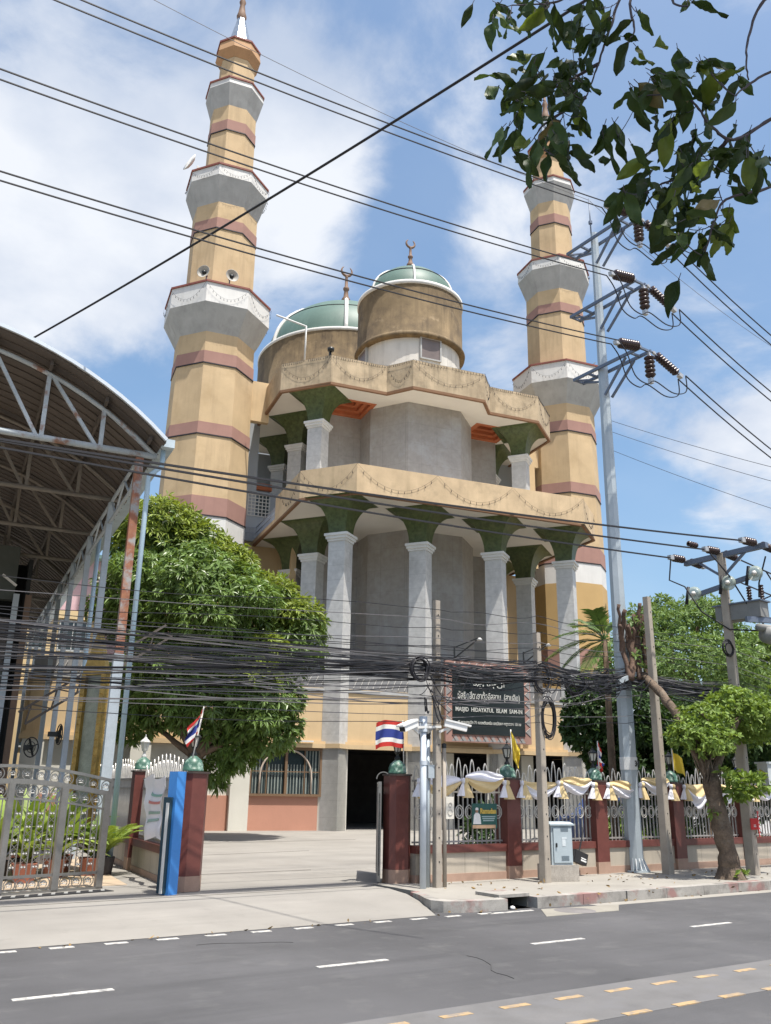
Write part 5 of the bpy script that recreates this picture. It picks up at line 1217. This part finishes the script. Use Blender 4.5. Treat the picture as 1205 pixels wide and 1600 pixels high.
# ------------------------------------------------------------------ vegetation
def leaves(name, pts, axes, k, L, Wd, m, seed, spread=(.5, 1.25), droop=.3, fold=.22, parent=None):
    """rosettes of pointed leaves: pts (n,3) tips of twigs, axes (n,3) their directions"""
    rs = np.random.RandomState(seed); pts = np.repeat(np.asarray(pts, float), k, 0); ax = np.repeat(np.asarray(axes, float), k, 0); n = len(pts)
    ax /= np.linalg.norm(ax, axis=1)[:, None] + 1e-9
    ref = np.where(np.abs(ax[:, 2:3]) < .9, np.array([[0, 0, 1.]]), np.array([[1., 0, 0]]))
    e1 = np.cross(ax, ref); e1 /= np.linalg.norm(e1, axis=1)[:, None]; e2 = np.cross(ax, e1)
    phi = rs.uniform(0, 2 * PI, n); th = rs.uniform(spread[0], spread[1], n)
    rad = e1 * np.cos(phi)[:, None] + e2 * np.sin(phi)[:, None]
    d = ax * np.cos(th)[:, None] + rad * np.sin(th)[:, None]; d[:, 2] -= droop * rs.uniform(.4, 1.3, n); d /= np.linalg.norm(d, axis=1)[:, None]
    ln = L * rs.uniform(.65, 1.25, n); wd = Wd * rs.uniform(.75, 1.2, n)
    side = np.cross(d, ax + rs.normal(0, .45, (n, 3))); side /= np.linalg.norm(side, axis=1)[:, None] + 1e-9
    nrm = np.cross(side, d); base = pts + d * (.08 * ln)[:, None]
    mid = base + d * (.48 * ln)[:, None]; q3 = base + d * (.78 * ln)[:, None]; tip = base + d * ln[:, None]; dz = np.zeros((n, 3)); dz[:, 2] = -1
    mid += dz * (.03 * ln)[:, None]; q3 += dz * (.12 * ln * droop * 2)[:, None]; tip += dz * (.26 * ln * droop * 2)[:, None]
    f = nrm * (fold * wd)[:, None]
    V = np.stack([base, mid + side * (wd / 2)[:, None] + f, mid - side * (wd / 2)[:, None] + f, mid, q3 + side * (wd * .3)[:, None] + f * .6, q3 - side * (wd * .3)[:, None] + f * .6, q3, tip], 1).reshape(-1, 3)
    F = np.array([[0, 3, 1, -1], [0, 2, 3, -1], [1, 3, 6, 4], [3, 2, 5, 6], [4, 6, 7, -1], [6, 5, 7, -1]])
    loops = []; starts = []; tot = []; o = 0
    Fl = [[x for x in r if x >= 0] for r in F]; flat = np.array(sum(Fl, [])); lens = np.array([len(r) for r in Fl])
    idx = (flat[None, :] + (np.arange(n) * 8)[:, None]).ravel(); lt = np.tile(lens, n); ls = np.concatenate([[0], np.cumsum(lt)[:-1]])
    me = bpy.data.meshes.new(name); me.vertices.add(len(V)); me.vertices.foreach_set('co', V.astype(np.float32).ravel())
    me.loops.add(len(idx)); me.loops.foreach_set('vertex_index', idx.astype(np.int32)); me.polygons.add(len(lt)); me.polygons.foreach_set('loop_start', ls.astype(np.int32)); me.polygons.foreach_set('loop_total', lt.astype(np.int32))
    me.polygons.foreach_set('use_smooth', np.zeros(len(lt), bool)); me.update(calc_edges=True); me.materials.append(m)
    ob = bpy.data.objects.new(name, me); C.objects.link(ob); ob.parent = parent; return ob
def crown_points(blobs, n, seed, shell=.72, up=.35, inner=.15):
    rs = np.random.RandomState(seed); B = [(np.array(c, float), np.array(r, float)) for c, r in blobs]; w = np.array([np.prod(r) ** (2 / 3) for c, r in B]); w /= w.sum(); P = []; A = []
    while len(P) < n:
        i = rs.choice(len(B), p=w); c, r = B[i]; d = rs.normal(0, 1, 3); d /= np.linalg.norm(d)
        f = rs.uniform(.25, .8) if rs.rand() < inner else rs.uniform(shell, 1.0) * (1 + rs.normal(0, .05)); p = c + d * r * f
        if rs.rand() > inner:
            if any(j != i and (((p - c2) / r2) ** 2).sum() < .62 for j, (c2, r2) in enumerate(B)): continue
        a = d / r * r.mean() + np.array([0, 0, up]) + rs.normal(0, .35, 3); P.append(p); A.append(a)
    return P, A
def limb(b, pts, r0, r1, n=8, seed=0, wob=.04):
    rn = random.Random(seed); P = [Vector(p) for p in pts]; out = []
    for q in range(len(P) - 1):
        a = P[max(q - 1, 0)]; b_ = P[q]; c_ = P[q + 1]; d_ = P[min(q + 2, len(P) - 1)]
        for w_ in range(6):
            x = w_ / 6; out.append(.5 * ((2 * b_) + (c_ - a) * x + (2 * a - 5 * b_ + 4 * c_ - d_) * x * x + (3 * b_ - a - 3 * c_ + d_) * x ** 3) + Vector((rn.uniform(-wob, wob), rn.uniform(-wob, wob), 0)) * (q > 0 or w_ > 1))
    out.append(P[-1]); m = len(out); b.tube(out, [(r0 + (r1 - r0) * (i / (m - 1)) ** .8) * rn.uniform(.88, 1.12) for i in range(m)], n)

def tree(name, label, cat, base, blobs, n, k, L, Wd, m, bark, seed, tr=.2, spread=(.5, 1.25), droop=.3, up=.35, group=None, limbs=True, inner=.2, shell=.72):
    t = thing(name, label, cat, base, 0, group); B0 = Vector(base)
    if limbs:
        b = MB(bark); cen = sum((Vector(c) for c, r in blobs), Vector()) / len(blobs) - B0; fork = Vector((cen.x * .3, cen.y * .3, max(.6, cen.z * .45)))
        limb(b, [(0, 0, -.1), fork * .5 + Vector((.05, 0, 0)), fork], tr, tr * .72, 10, seed, .02)
        for i, (c, r) in enumerate(blobs[:15]):
            c_ = Vector(c) - B0; limb(b, [fork * .96, fork.lerp(c_, .5) + Vector((0, 0, .12 * r[2])), c_ + Vector((0, 0, .25 * r[2]))], tr * .5, tr * .1, 6, seed + i, .04)
        b.build('trunk', t)
    P, A = crown_points([(Vector(c) - B0, r) for c, r in blobs], n, seed, shell, up, inner)
    leaves('crown', P, A, k, L, Wd, m, seed, spread, droop, parent=t); return t

# mango tree in front of the podium
MD = 29.5
def mb_(px, py, rx, rz, dd=0, ry=None):
    c = at(px, py, MD + dd); s = (MD + dd) * math.cos(0) / FPX * 1.08
    return (tuple(c), (rx * s, (ry or (rx + rz) / 2) * s, rz * s))
mblobs = [mb_(250, 850, 62, 62, .5), mb_(312, 888, 78, 54, .8), mb_(225, 930, 70, 62, -.6), mb_(330, 945, 105, 75, -1.1), mb_(412, 975, 66, 62, .2), mb_(455, 1000, 55, 55, -.2), mb_(195, 950, 52, 40, 0), mb_(385, 1035, 66, 36, -1.0), mb_(270, 1040, 80, 60, -.9), mb_(405, 1100, 62, 52, -.8), mb_(425, 1140, 36, 34, -.6), mb_(320, 1100, 60, 48, -.2), mb_(245, 1085, 55, 46, -.1), mb_(212, 1125, 34, 28, .3), mb_(370, 1160, 34, 30, -.2), mb_(345, 1195, 26, 26, .2)]
mbase = at(291, 1296, MD - .6); mbase.z = .14
rm_ = random.Random(6); mb2 = list(mblobs)
for c, r in mblobs:
    for q in range(6):
        d = Vector((rm_.gauss(0, 1), rm_.gauss(0, 1) - .5, rm_.gauss(0, .9) + .25)).normalized(); f = rm_.uniform(.28, .46)
        mb2.append(((c[0] + d.x * r[0] * .82, c[1] + d.y * r[1] * .82, c[2] + d.z * r[2] * .82), (r[0] * f, r[1] * f, r[2] * f * .85)))
tree('mango_tree', 'dense mango tree with yellow green top in front of the mosque podium', 'tree', tuple(mbase), mb2, 6800, 9, .275, .072, K['leafm'], K['bark'], 3, .28, (.75, 1.5), .42, .5, inner=.16, shell=.6)
mt = bpy.data.objects['mango_tree']; yb_ = [mb_(250, 835, 60, 50, .2), mb_(305, 858, 56, 38, .3), mb_(360, 890, 42, 32, .0), mb_(415, 928, 42, 30, -.4), mb_(460, 960, 40, 25, -.5), mb_(265, 835, 40, 40, .1), mb_(400, 1050, 30, 22, -1.9), mb_(415, 1010, 26, 16, -1.8)]
P, A = crown_points([(Vector(c) - mbase, tuple(x * 1.06 for x in r)) for c, r in yb_], 1500, 77, .8, .7, .05)
k_ = [i for i in range(len(P)) if A[i][2] > .25]; yo = leaves('young_leaves', [P[i] for i in k_], [A[i] for i in k_], 9, .29, .07, mat('young_leaf', (.20, .255, .045), .5, .15, .5, 30, trans=.3, island=.3), 78, (.6, 1.4), .35, parent=mt); yo['label'] = 'yellow green young foliage'
# dark trees and shrubs at the right
def blob_at(px, py, D, rx, rz, ry=None): s = D / FPX * 1.1; return (tuple(at(px, py, D)), (rx * s, (ry or rx) * s, rz * s))
rb = at(1060, 1290, 33); rb.z = .1
tree('rain_tree', 'large feathery rain tree behind the transformer pole', 'tree', tuple(rb), [blob_at(1050, 1000, 33, 60, 48), blob_at(1100, 990, 33.5, 60, 50), blob_at(1010, 990, 34, 45, 40), blob_at(1075, 1050, 32, 90, 50), blob_at(1135, 1060, 33, 60, 55), blob_at(1035, 960, 34.5, 26, 26), blob_at(1095, 960, 34.5, 30, 26), blob_at(985, 1040, 33.5, 50, 50)], 3000, 9, .20, .06, K['leafr'], K['bark'], 5, .35, (.6, 1.5), .15, .4, inner=.12, shell=.55)
rb = at(1225, 1290, 38); rb.z = .1
tree('leafy_tree', 'dense dark leafy tree at the right edge beyond the road fence', 'tree', tuple(rb), [blob_at(1200, 1060, 38, 60, 60), blob_at(1180, 1110, 37, 60, 60), blob_at(1240, 1100, 38, 70, 90), blob_at(1150, 1130, 38, 50, 60)], 1700, 8, .40, .14, K['leafm'], K['bark'], 8, .3, (.6, 1.4), .3, .4)
rb = at(945, 1296, 24); rb.z = .14
tree('shrub_tree', 'dark green small leaved tree behind the fence left of the steel pole', 'tree', tuple(rb), [blob_at(930, 1105, 24, 42, 42), blob_at(965, 1120, 24, 50, 60), blob_at(1000, 1140, 24, 40, 55), blob_at(925, 1145, 24, 30, 30), blob_at(960, 1180, 24.3, 40, 32), blob_at(1010, 1190, 24, 40, 40), blob_at(900, 1140, 24.2, 20, 14)], 1500, 8, .17, .085, K['leafd'], K['bark'], 9, .14, (.5, 1.5), .25, .3)
rb = at(1110, 1296, 24); rb.z = .14
tree('shrub_tree', 'shady green tree behind the fence right of the leaning trunk', 'tree', tuple(rb), [blob_at(1060, 1150, 25, 60, 50), blob_at(1150, 1150, 25, 60, 45), blob_at(1100, 1190, 26, 70, 50), blob_at(1200, 1180, 25, 50, 60), blob_at(1045, 1220, 26, 50, 40), blob_at(1150, 1230, 26, 60, 40)], 1700, 8, .19, .095, K['leafd'], K['bark'], 10, .2, (.5, 1.5), .25, .3)
# far greenery closing the street
for k, (px, D, w_, h_) in enumerate(((1260, 60, 90, 120), (1400, 70, 120, 110), (60, 62, 90, 40), (-80, 70, 120, 90))):
    rb = at(px, 1250, D); rb.z = 0; c = Vector(rb); hh = h_ * D / FPX
    tree('distant_tree', 'distant leafy tree %s' % ('closing the street at the right edge', 'out along the street beyond the right edge', 'glimpsed behind the shed columns', 'behind the shed at the far left')[k], 'tree', tuple(rb), [((c.x, c.y, hh * .75), (w_ * D / FPX, w_ * D / FPX, hh * .6)), ((c.x + 2, c.y + 1, hh * 1.05), (w_ * D / FPX * .6,) * 2 + (hh * .4,))], 500, 7, .7, .3, K['leafd'], K['bark'], 20 + k, .3)

# pavement tree: leaning trunk, pruned limb, light crown
TB = Vector((15.75, 11.42, .15))
t = thing('street_tree', 'leaning pavement tree with pruned limb and light green crown', 'tree', TB)
def tp_(px, py, dy=0): return onY(px, py, TB.y + dy) - TB
b = MB(K['barkpale']); limb(b, [(0, 0, -.1), tp_(1136, 1330), tp_(1122, 1270), tp_(1110, 1215)], .20, .155, 12, 1, .012); b.lathe([(.34, -.05), (.26, .08), (.2, .25)], (0, 0, 0), 12); b.build('trunk', t)
b = MB(K['barkpale']); limb(b, [tp_(1112, 1222), tp_(1092, 1180, .1), tp_(1066, 1130, .3), tp_(1030, 1080, .9), tp_(1005, 1055, 1.5)], .12, .08, 10, 2, .02); b.build('pruned_limb', t)
b = MB(K['barkpale']); limb(b, [tp_(1110, 1222), tp_(1128, 1175, -.1), tp_(1150, 1130, -.2), tp_(1165, 1110, -.2)], .10, .04, 8, 3, .012); limb(b, [tp_(1128, 1175, -.1), tp_(1110, 1130, -.2), tp_(1090, 1110)], .05, .025, 6, 4, .01)
rn = random.Random(4)
for k in range(22):
    x0 = rn.uniform(1086, 1128); limb(b, [tp_(1108 + rn.uniform(-8, 8), 1230, -.05), tp_(x0, 1195 + rn.uniform(-20, 15), rn.uniform(-.2, .2)), tp_(x0 + rn.uniform(-16, 16), 1150 + rn.uniform(0, 40), rn.uniform(-.3, .3))], .018, .008, 5, k, .02)
b.build('branches', t)
b = MB(mat('stump_dark', (.12, .078, .058), .95, .35, 7, 40, .5))
rq = random.Random(12)
for k in range(15):
    x0 = rq.uniform(985, 1014); x1 = x0 + rq.uniform(-22, 8); x2 = x1 + rq.uniform(-14, 12); y1 = rq.uniform(995, 1025); y2 = rq.uniform(942, 985)
    limb(b, [tp_(x0, 1062, 1.6 + rq.uniform(-.15, .15)), tp_(x1, y1, 1.6), tp_(x2, y2, 1.6 + rq.uniform(-.25, .25))], rq.uniform(.035, .07), rq.uniform(.025, .05), 6, k, .025)
b.build('pruned_stubs', t)
P = [tp_(rq.uniform(978, 1022), rq.uniform(945, 1060), 1.6 + rq.uniform(-.3, .3)) for k in range(46)]
leaves('regrowth', P, [(rq.gauss(0, .6), rq.gauss(0, .6) - .3, .5) for k in P], 7, .13, .055, K['leafr'], 61, (.5, 1.5), .3, parent=t)
def sb(px, py, rx, rz, dy=0): s = 18.5 / FPX; return (tuple(tp_(px, py, dy)), (rx * s, rx * s * .8, rz * s))
P, A = crown_points([sb(1150, 1100, 60, 26), sb(1100, 1125, 45, 26), sb(1180, 1120, 50, 28, -.3), sb(1070, 1150, 28, 20), sb(1110, 1155, 50, 24, -.2), sb(1175, 1145, 45, 18), sb(1195, 1100, 30, 22)], 900, 31, .5, .5, .25)
leaves('crown', P, A, 8, .115, .055, K['leafl'], 31, (.7, 1.5), .2, parent=t)
P, A = crown_points([sb(1150, 1215, 30, 12, -.4), sb(1180, 1225, 34, 14, -.4), sb(1160, 1240, 26, 10, -.4), sb(1122, 1240, 10, 7), sb(1115, 1262, 8, 8), sb(1150, 1372, 8, 6, -.2)], 95, 33, .4, .2, .4)
lo = leaves('low_sprig', P, A, 8, .14, .07, K['leafl'], 33, (.7, 1.5), .2, parent=t)
t = thing('broken_stump', 'short dark broken stump sprouting beside the leaning tree base', 'stump', onG(1161, 1374, .15)); b = MB(K['bark']); b.tube([(0, 0, -.05), (.0, 0, .08), (.05, 0, .13)], [.055, .05, .03], 8); b.build('stump', t)
P = [(-.08 + .12 * k / 5, -.03, .10) for k in range(6)]; leaves('sprout', P, [(0, -.2, 1)] * 6, 6, .12, .06, K['leafl'], 5, (.3, 1.2), .3, parent=t)

# palm
def frond(base, direc, L, m, seed, parent, lw=.03, nl=26, dr=.5, ll=.42, name='frond'):
    base = Vector(base); d = Vector(direc).normalized(); pts = []; rn = random.Random(seed)
    for k in range(13):
        u = k / 12; pts.append(base + d * (L * u) - Vector((0, 0, dr * L * u * u)))
    P, A = [], []; V = []; F = []; b = MB(m); b.tube(pts, [.02 * (1 - .8 * k / 12) for k in range(13)], 4)
    for i in range(nl):
        u = .16 + .82 * i / (nl - 1); k = min(11, int(u * 12)); p = pts[k].lerp(pts[k + 1], u * 12 - k); t_ = (pts[k + 1] - pts[k]).normalized(); s_ = t_.cross(Vector((0, 0, 1))).normalized()
        for sg_ in (-1, 1):
            l = ll * math.sin(PI * min(1, .18 + u * .8)) ** .7 * rn.uniform(.85, 1.1); q = p + (s_ * sg_ * .75 + t_ * .75 + Vector((0, 0, .12))).normalized() * l - Vector((0, 0, .22 * l)); w_ = t_ * lw
            mdd = p.lerp(q, .55) + Vector((0, 0, .10 * l)); b.add([p - w_ * .4, p + w_ * .4, mdd + w_ * .6, mdd - w_ * .6, q], [(0, 1, 2, 3), (3, 2, 4)], False)
    return b.build(name, parent)
pb = at(955, 1040, 21.0); pg = Vector((pb.x, pb.y, .14)); 
t = thing('palm_tree', 'feathery palm growing behind the tall steel pole', 'palm', pg)
ch = at(945, 1000, 21.0) - pg
b = MB(K['bark']); b.tube([(ch.x * .9, ch.y, 0), (ch.x, ch.y, ch.z * .5), (ch.x, ch.y, ch.z)], [.10, .085, .06], 8); b.build('trunk', t)
for k, (px, py, L) in enumerate(((890, 985, 1.25), (880, 1010, 1.2), (905, 950, 1.1), (925, 930, 1.1), (945, 900, 1.1), (975, 945, 1.0), (1000, 1000, 1.1), (900, 1025, .9), (900, 965, 1.2), (915, 1040, .9))):
    q = at(px, py, 21.0 + (k % 3 - 1) * .5) - pg - ch; frond(ch, (q.x, q.y, q.z + .22), L * 1.15, K['leafp'], k, t, .020, 46, .42, .50)

# plants behind the sliding gate
rn = random.Random(9)
def broad_plant(label, pos, n, L, Wd, m, pot=True, grp='potted plants behind the gate'):
    t = thing('potted_plant', label, 'plant', pos, rn.uniform(0, 6), grp)
    if pot:
        b = MB(mat('pot_dark', (.06, .05, .05), .7) if rn.random() < .6 else mat('pot_pink', (.42, .17, .12), .8)); b.lathe([(.16, 0), (.2, .28), (.22, .3), (.19, .3), (.18, .26), (0, .26)], (0, 0, 0), 12); b.build('pot', t)
    b = MB(m)
    for k in range(n):
        a = rn.uniform(0, 2 * PI); el = rn.uniform(.5, 1.35); l = L * rn.uniform(.7, 1.15); ca, sa = math.cos(a), math.sin(a); w_ = Wd * rn.uniform(.7, 1.2); z0 = .28 + rn.uniform(0, .25)
        def fn(u, v):
            s = math.sin(PI * (u * .93 + .05)) ** .8 * w_; r_ = l * u * math.cos(el) + .02; z = z0 + l * u * math.sin(el) - .42 * l * u * u * (1.35 - el * .6); o_ = (v - .5) * s
            return (ca * r_ - sa * o_, sa * r_ + ca * o_, z + .25 * abs(v - .5) * s)
        b.grid(fn, 5, 2)
    b.build('foliage', t)
spots = [(4.0, 17.2, 9, .95, .18), (3.5, 16.8, 9, .9, .18), (4.45, 16.9, 10, 1.0, .15), (4.8, 17.8, 12, 1.15, .16), (3.0, 17.4, 8, .75, .16), (4.2, 18.2, 12, 1.25, .2), (5.1, 17.0, 8, .6, .1), (2.6, 16.7, 8, .6, .14), (3.8, 16.2, 7, .45, .12)]
lbs = ['yellow green broad leaved plant in the middle behind the gate', 'pale leaved potted plant left of the middle gate upright', 'bushy light green potted plant right of the middle gate upright', 'tall plant behind the right end of the gate', 'large leaved plant behind the left part of the gate', 'tall back row plant behind the gate', 'small plant beside the gate end post', 'plant at the left edge behind the gate', 'low front row pot plant behind the gate']
for s_, lb_ in zip(spots, lbs): broad_plant(lb_, (s_[0], s_[1], .15), s_[2] + 20, s_[3] * 1.2, s_[4], K['leafy'] if s_[0] < 4.6 else K['leafl'])
t = thing('areca_palm', 'bright yellow green areca palm in a dark pot right of the gate', 'palm', (5.35, 17.1, .15)); b = MB(mat('pot_dark', (.06, .05, .05), .7)); b.lathe([(.18, 0), (.22, .3), (.2, .3), (0, .26)], (0, 0, 0), 12); b.build('pot', t)
for k in range(13):
    a = 2 * PI * k / 13 + rn.uniform(-.2, .2); frond((0, 0, .3), (math.cos(a), math.sin(a), rn.uniform(.9, 2.4)), rn.uniform(.75, 1.2), K['leafy'], k, t, .03, 18, .38, .30)
# greenery and vehicles behind the street fence
for k, (x, y, w_, lb) in enumerate(((13.0, 15.4, .5, 'dark bush behind the bay with the grey cabinet'), (17.4, 15.6, .7, 'bright bush behind the bay left of the tree'), (18.6, 15.2, .6, 'leafy bush behind the leaning tree trunk'), (20.3, 15.6, .7, 'bush behind the far right fence bay'), (22.5, 16, .9, 'bush beyond the right edge of the fence'))):
    P, A = crown_points([((0, 0, .55), (w_, w_ * .8, .62)), ((w_ * .5, .1, .9), (w_ * .6, w_ * .6, .5))], 130, 50 + k, .5, .3, .3)
    t = thing('bush', lb, 'bush', (x, y, .15), 0, 'bushes behind the street fence'); leaves('foliage', P, A, 8, .2, .07, K['leafd'] if k % 2 == 0 else K['leafl'], 50 + k, (.5, 1.4), .25, parent=t)
    b = MB(K['bark']); b.tube([(0, 0, 0), (0, 0, .6)], .04, 6); b.build('stem', t)
def car(label, pos, rz, col):
    t = thing('parked_car', label, 'car', pos, rz, 'cars parked behind the fence')
    prof = [(-2.1, .35), (-2.15, .75), (-1.95, .95), (-1.35, 1.0), (-.8, 1.42), (.7, 1.45), (1.4, 1.02), (2.0, .92), (2.15, .6), (2.1, .35)]
    b = MB(mat('car_' + label.split()[0], col, .25, .03, spec=.6)); b.add([(x, -.8, z) for x, z in prof] + [(x, .8, z) for x, z in prof], [tuple(range(9, -1, -1)), tuple(range(10, 20))] + [(k, (k + 1) % 10, 10 + (k + 1) % 10, 10 + k) for k in range(10)], False); b.build('body', t)
    for s in (-1, 1):
        b = MB(K['glass']); b.add([(x, s * .806, z) for x, z in ((-1.15, 1.04), (-.74, 1.36), (.62, 1.38), (1.1, 1.04))], [(0, 1, 2, 3)], False); b.build('window', t)
        for x in (-1.3, 1.3):
            b = MB(K['lampblk']); b.lathe([(0, .1), (.2, .1), (.31, .08), (.31, -.08), (0, -.1)], (0, 0, 0), 16); o = b.build('wheel', t); o.location = (x, s * .76, .31); o.rotation_euler = (PI / 2, 0, 0)
car('dark blue car parked behind the fence left of the steel pole', (19.9, 17.6, .15), R(8), (.03, .06, .16))
car('white car parked behind the fence right of the steel pole', (24.6, 18.6, .15), R(-4), (.68, .68, .68))
t = thing('yellow_bin', 'yellow plastic drum standing behind the fence beside the tree trunk', 'bin', (18.2, 14.6, .15)); b = MB(mat('bin_yellow', (.60, .36, .05), .5)); b.lathe([(.2, 0), (.22, .1), (.22, .75), (.24, .8), (.2, .8), (0, .78)], (0, 0, 0), 14); b.build('drum', t); b = MB(mat('bin_yellow', (.60, .36, .05))); b.lathe([(.225, .38), (.235, .41), (.225, .44)], (0, 0, 0), 14); b.build('hoop', t)
t = thing('bicycle', 'dark bicycle leaning behind the fence beside the cabinet bay', 'bicycle', (13.55, 14.0, .15), R(6)); b = MB(K['lampblk'])
for x in (-.5, .5):
    bb = MB(K['lampblk']); bb.ring((x, 0, .33), .32, .018, 22, 5); bb.ring((x, 0, .33), .03, .02, 8, 4)
    for q in range(10): a = PI * q / 10; bb.bar((x - .31 * math.cos(a), 0, .33 - .31 * math.sin(a)), (x + .31 * math.cos(a), 0, .33 + .31 * math.sin(a)), .004)
    bb.build('wheel', t)
b.tube([(-.5, 0, .33), (-.2, 0, .8), (.35, 0, .82), (.5, 0, .33)], .018, 6); b.tube([(-.5, 0, .33), (0, 0, .3), (.35, 0, .8)], .018, 6); b.tube([(-.22, 0, .8), (0, 0, .3)], .018, 6); b.tube([(.35, 0, .8), (.33, 0, .98), (.3, -.25, 1.02)], .014, 6); b.build('frame', t)
b = MB(K['lampblk']); b.box((-.22, 0, .88), (.24, .12, .05)); b.build('saddle', t)

# ------------------------------------------------------------------ branch hanging into the top right of the picture
BD = 4.4
BO = at(1240, 120, BD)
t = thing('overhanging_branch', 'leafy branches with big drooping leaves hanging in at top right', 'branch', BO)
rn = random.Random(21); rs = np.random.RandomState(21)
tw = [[(1260, -40, .3), (1195, 0, .1), (1172, 50, 0), (1166, 95, -.1), (1170, 125, -.1)], [(1290, 90, .2), (1205, 112, .1), (1160, 140, 0), (1150, 150, -.1)], [(1290, 150, .3), (1205, 186, .2), (1165, 212, .1), (1138, 217, 0), (1110, 195, -.05), (1088, 165, -.1), (1060, 148, -.1), (1000, 150, 0)], [(1138, 217, 0), (1110, 250, .1), (1080, 275, .1), (1040, 285, .1), (1010, 300, .15)], [(1290, 250, .3), (1205, 292, .2), (1165, 302, .1), (1130, 315, 0), (1115, 350, -.1), (1100, 400, -.1)], [(1000, -60, .3), (968, 0, .2), (955, 40, .1), (940, 85, 0), (930, 115, 0), (915, 152, 0)], [(935, 100, 0), (900, 120, .1), (860, 140, .1), (815, 160, .1)], [(915, 152, 0), (880, 175, .1), (850, 195, .1), (835, 215, .1)], [(1000, -50, .3), (985, 5, .2), (992, 45, .1), (985, 60, 0)], [(1000, -50, .3), (900, -10, .1), (860, 5, 0), (800, 8, 0)], [(1060, -60, .2), (1050, 0, .1), (1075, 10, 0)]]
b = MB(K['twig']); anchors = []
for w_, pts in enumerate(tw):
    P3 = [at(x, y, BD + d) - BO for x, y, d in pts]; limb(b, P3, .012 if w_ != 2 else .014, .004, 6, w_, .003)
    anchors += [(x, y, d) for x, y, d in pts]
clusters = [(850, 5, 60, 26, 22), (905, 25, 36, 26, 12), (762, 8, 24, 10, 4), (925, 50, 50, 36, 16), (905, 95, 36, 28, 10), (850, 130, 42, 34, 24), (890, 130, 34, 40, 22), (860, 190, 34, 36, 22), (806, 150, 26, 24, 15), (795, 195, 18, 22, 6), (830, 110, 26, 20, 9), (1060, 430, 14, 30, 3), (960, 20, 20, 20, 5), (790, 20, 26, 16, 6), (875, 235, 18, 18, 8), (835, 225, 20, 22, 9), (990, 22, 16, 20, 5), (1000, 65, 26, 18, 5), (1020, 130, 55, 26, 22), (1090, 115, 45, 36, 26), (1150, 140, 20, 40, 7), (950, 190, 28, 22, 7), (1050, 185, 62, 34, 20), (1095, 240, 56, 38, 28), (1020, 265, 58, 40, 24), (1060, 300, 55, 44, 28), (985, 300, 32, 42, 11), (1160, 245, 26, 26, 8), (1195, 245, 18, 14, 4), (1130, 330, 34, 34, 12), (1100, 395, 18, 44, 6), (1085, 340, 34, 30, 10), (1125, 385, 10, 8, 1), (1090, 5, 36, 10, 5), (1165, 200, 22, 20, 3)]
bl = MB(K['leafn']); bl.use(mat('near_leaf_dry', (.17, .14, .06), .5, .15, 6, trans=.2)); bl.use(mat('near_leaf_bright', (.115, .16, .028), .45, .15, 6, 40, trans=.3, island=.3)); bt = MB(K['twig'])
for (px, py, rx, ry, n) in clusters:
    hub = at(px, py - ry * .5, BD + rn.uniform(-.1, .1)) - BO
    for k in range(int(n * .78)):
        x, y = px + rn.gauss(0, .55) * rx, py + rn.gauss(0, .52) * ry; p = at(x, y, BD + rn.uniform(-.35, .35)) - BO
        nx = min(anchors, key=lambda a: (a[0] - x) ** 2 + (a[1] - y) ** 2)
        if k % 5 == 0: bt.tube(sag(at(nx[0], nx[1], BD + nx[2]) - BO, p, .02, 6), .0028, 4)
        out = (CX * (x - nx[0]) - CY * (y - nx[1])) / 60.0
        d = Vector((rn.gauss(0, .55), rn.gauss(0, .55), -.75 + rn.gauss(0, .35))) + out * .5; d.normalize()
        s_ = d.cross(Vector((rn.gauss(0, 1), rn.gauss(0, 1), rn.gauss(0, .6)))).normalized(); nn_ = s_.cross(d); L = rn.uniform(.13, .235); w2 = L * rn.uniform(.34, .46); cv = rn.uniform(-.35, .5)
        bl.cur = 1 if rn.random() < .02 else (2 if rn.random() < .14 else 0)
        def fn(u, v):
            s = (math.sin(PI * u ** .85) ** .85) * w2; o_ = (v - .5) * s; q = p + d * (L * u) + s_ * o_ + nn_ * (abs(v - .5) * s * .55 + cv * L * u * u * .6 + .012 * math.sin(u * 9 + v * 5)); return q
        bl.grid(fn, 7, 4)
        bt.tube([p - d * .035, p + d * .01], .0022, 4)
b.build('twig', t); bt.build('leaf_stalks', t); bl.build('foliage', t)
# unseen foliage added above the picture to keep the hanging leaves in shade
P = []; A = []; ru = np.random.RandomState(5)
for k in range(170):
    p = at(830 + 480 * ru.rand(), -40 + 500 * ru.rand() ** 1.1, BD + ru.uniform(-.4, .4)) - BO + Vector((.03, -.36, 1.0)) * (2.2 + .7 * ru.rand()); P.append(tuple(p)); A.append((ru.normal(0, .5), ru.normal(0, .5), .4))
leaves('added_shade_foliage', P, A, 5, .26, .10, K['leafn'], 41, (.7, 1.6), .4, parent=t)
b = MB(K['twig'])
for k in range(9): limb(b, [Vector(P[k * 7]), Vector(P[k * 11 + 5]), Vector(P[k * 9 + 60])], .02, .008, 6, k, .01)
b.build('added_shade_twigs', t)

# dry leaves blown along the kerb and under the trees
ru = np.random.RandomState(17); P = []; A = []
for k in range(170):
    if k % 3: P.append((ru.uniform(9.5, 19), ru.normal(12.2, .7), .158))
    else: P.append((ru.uniform(0, 20), 10.72 + abs(ru.normal(0, .09)), .012 + (.09 if False else 0)))
    A.append((ru.normal(0, 1), ru.normal(0, 1), .05))
lf = leaves('leaf_litter', P, A, 1, .075, .035, mat('dry_leaf', (.20, .13, .05), .8, .2, 6, island=.5), 71, (.1, .5), .0); tag(lf, kind='stuff')
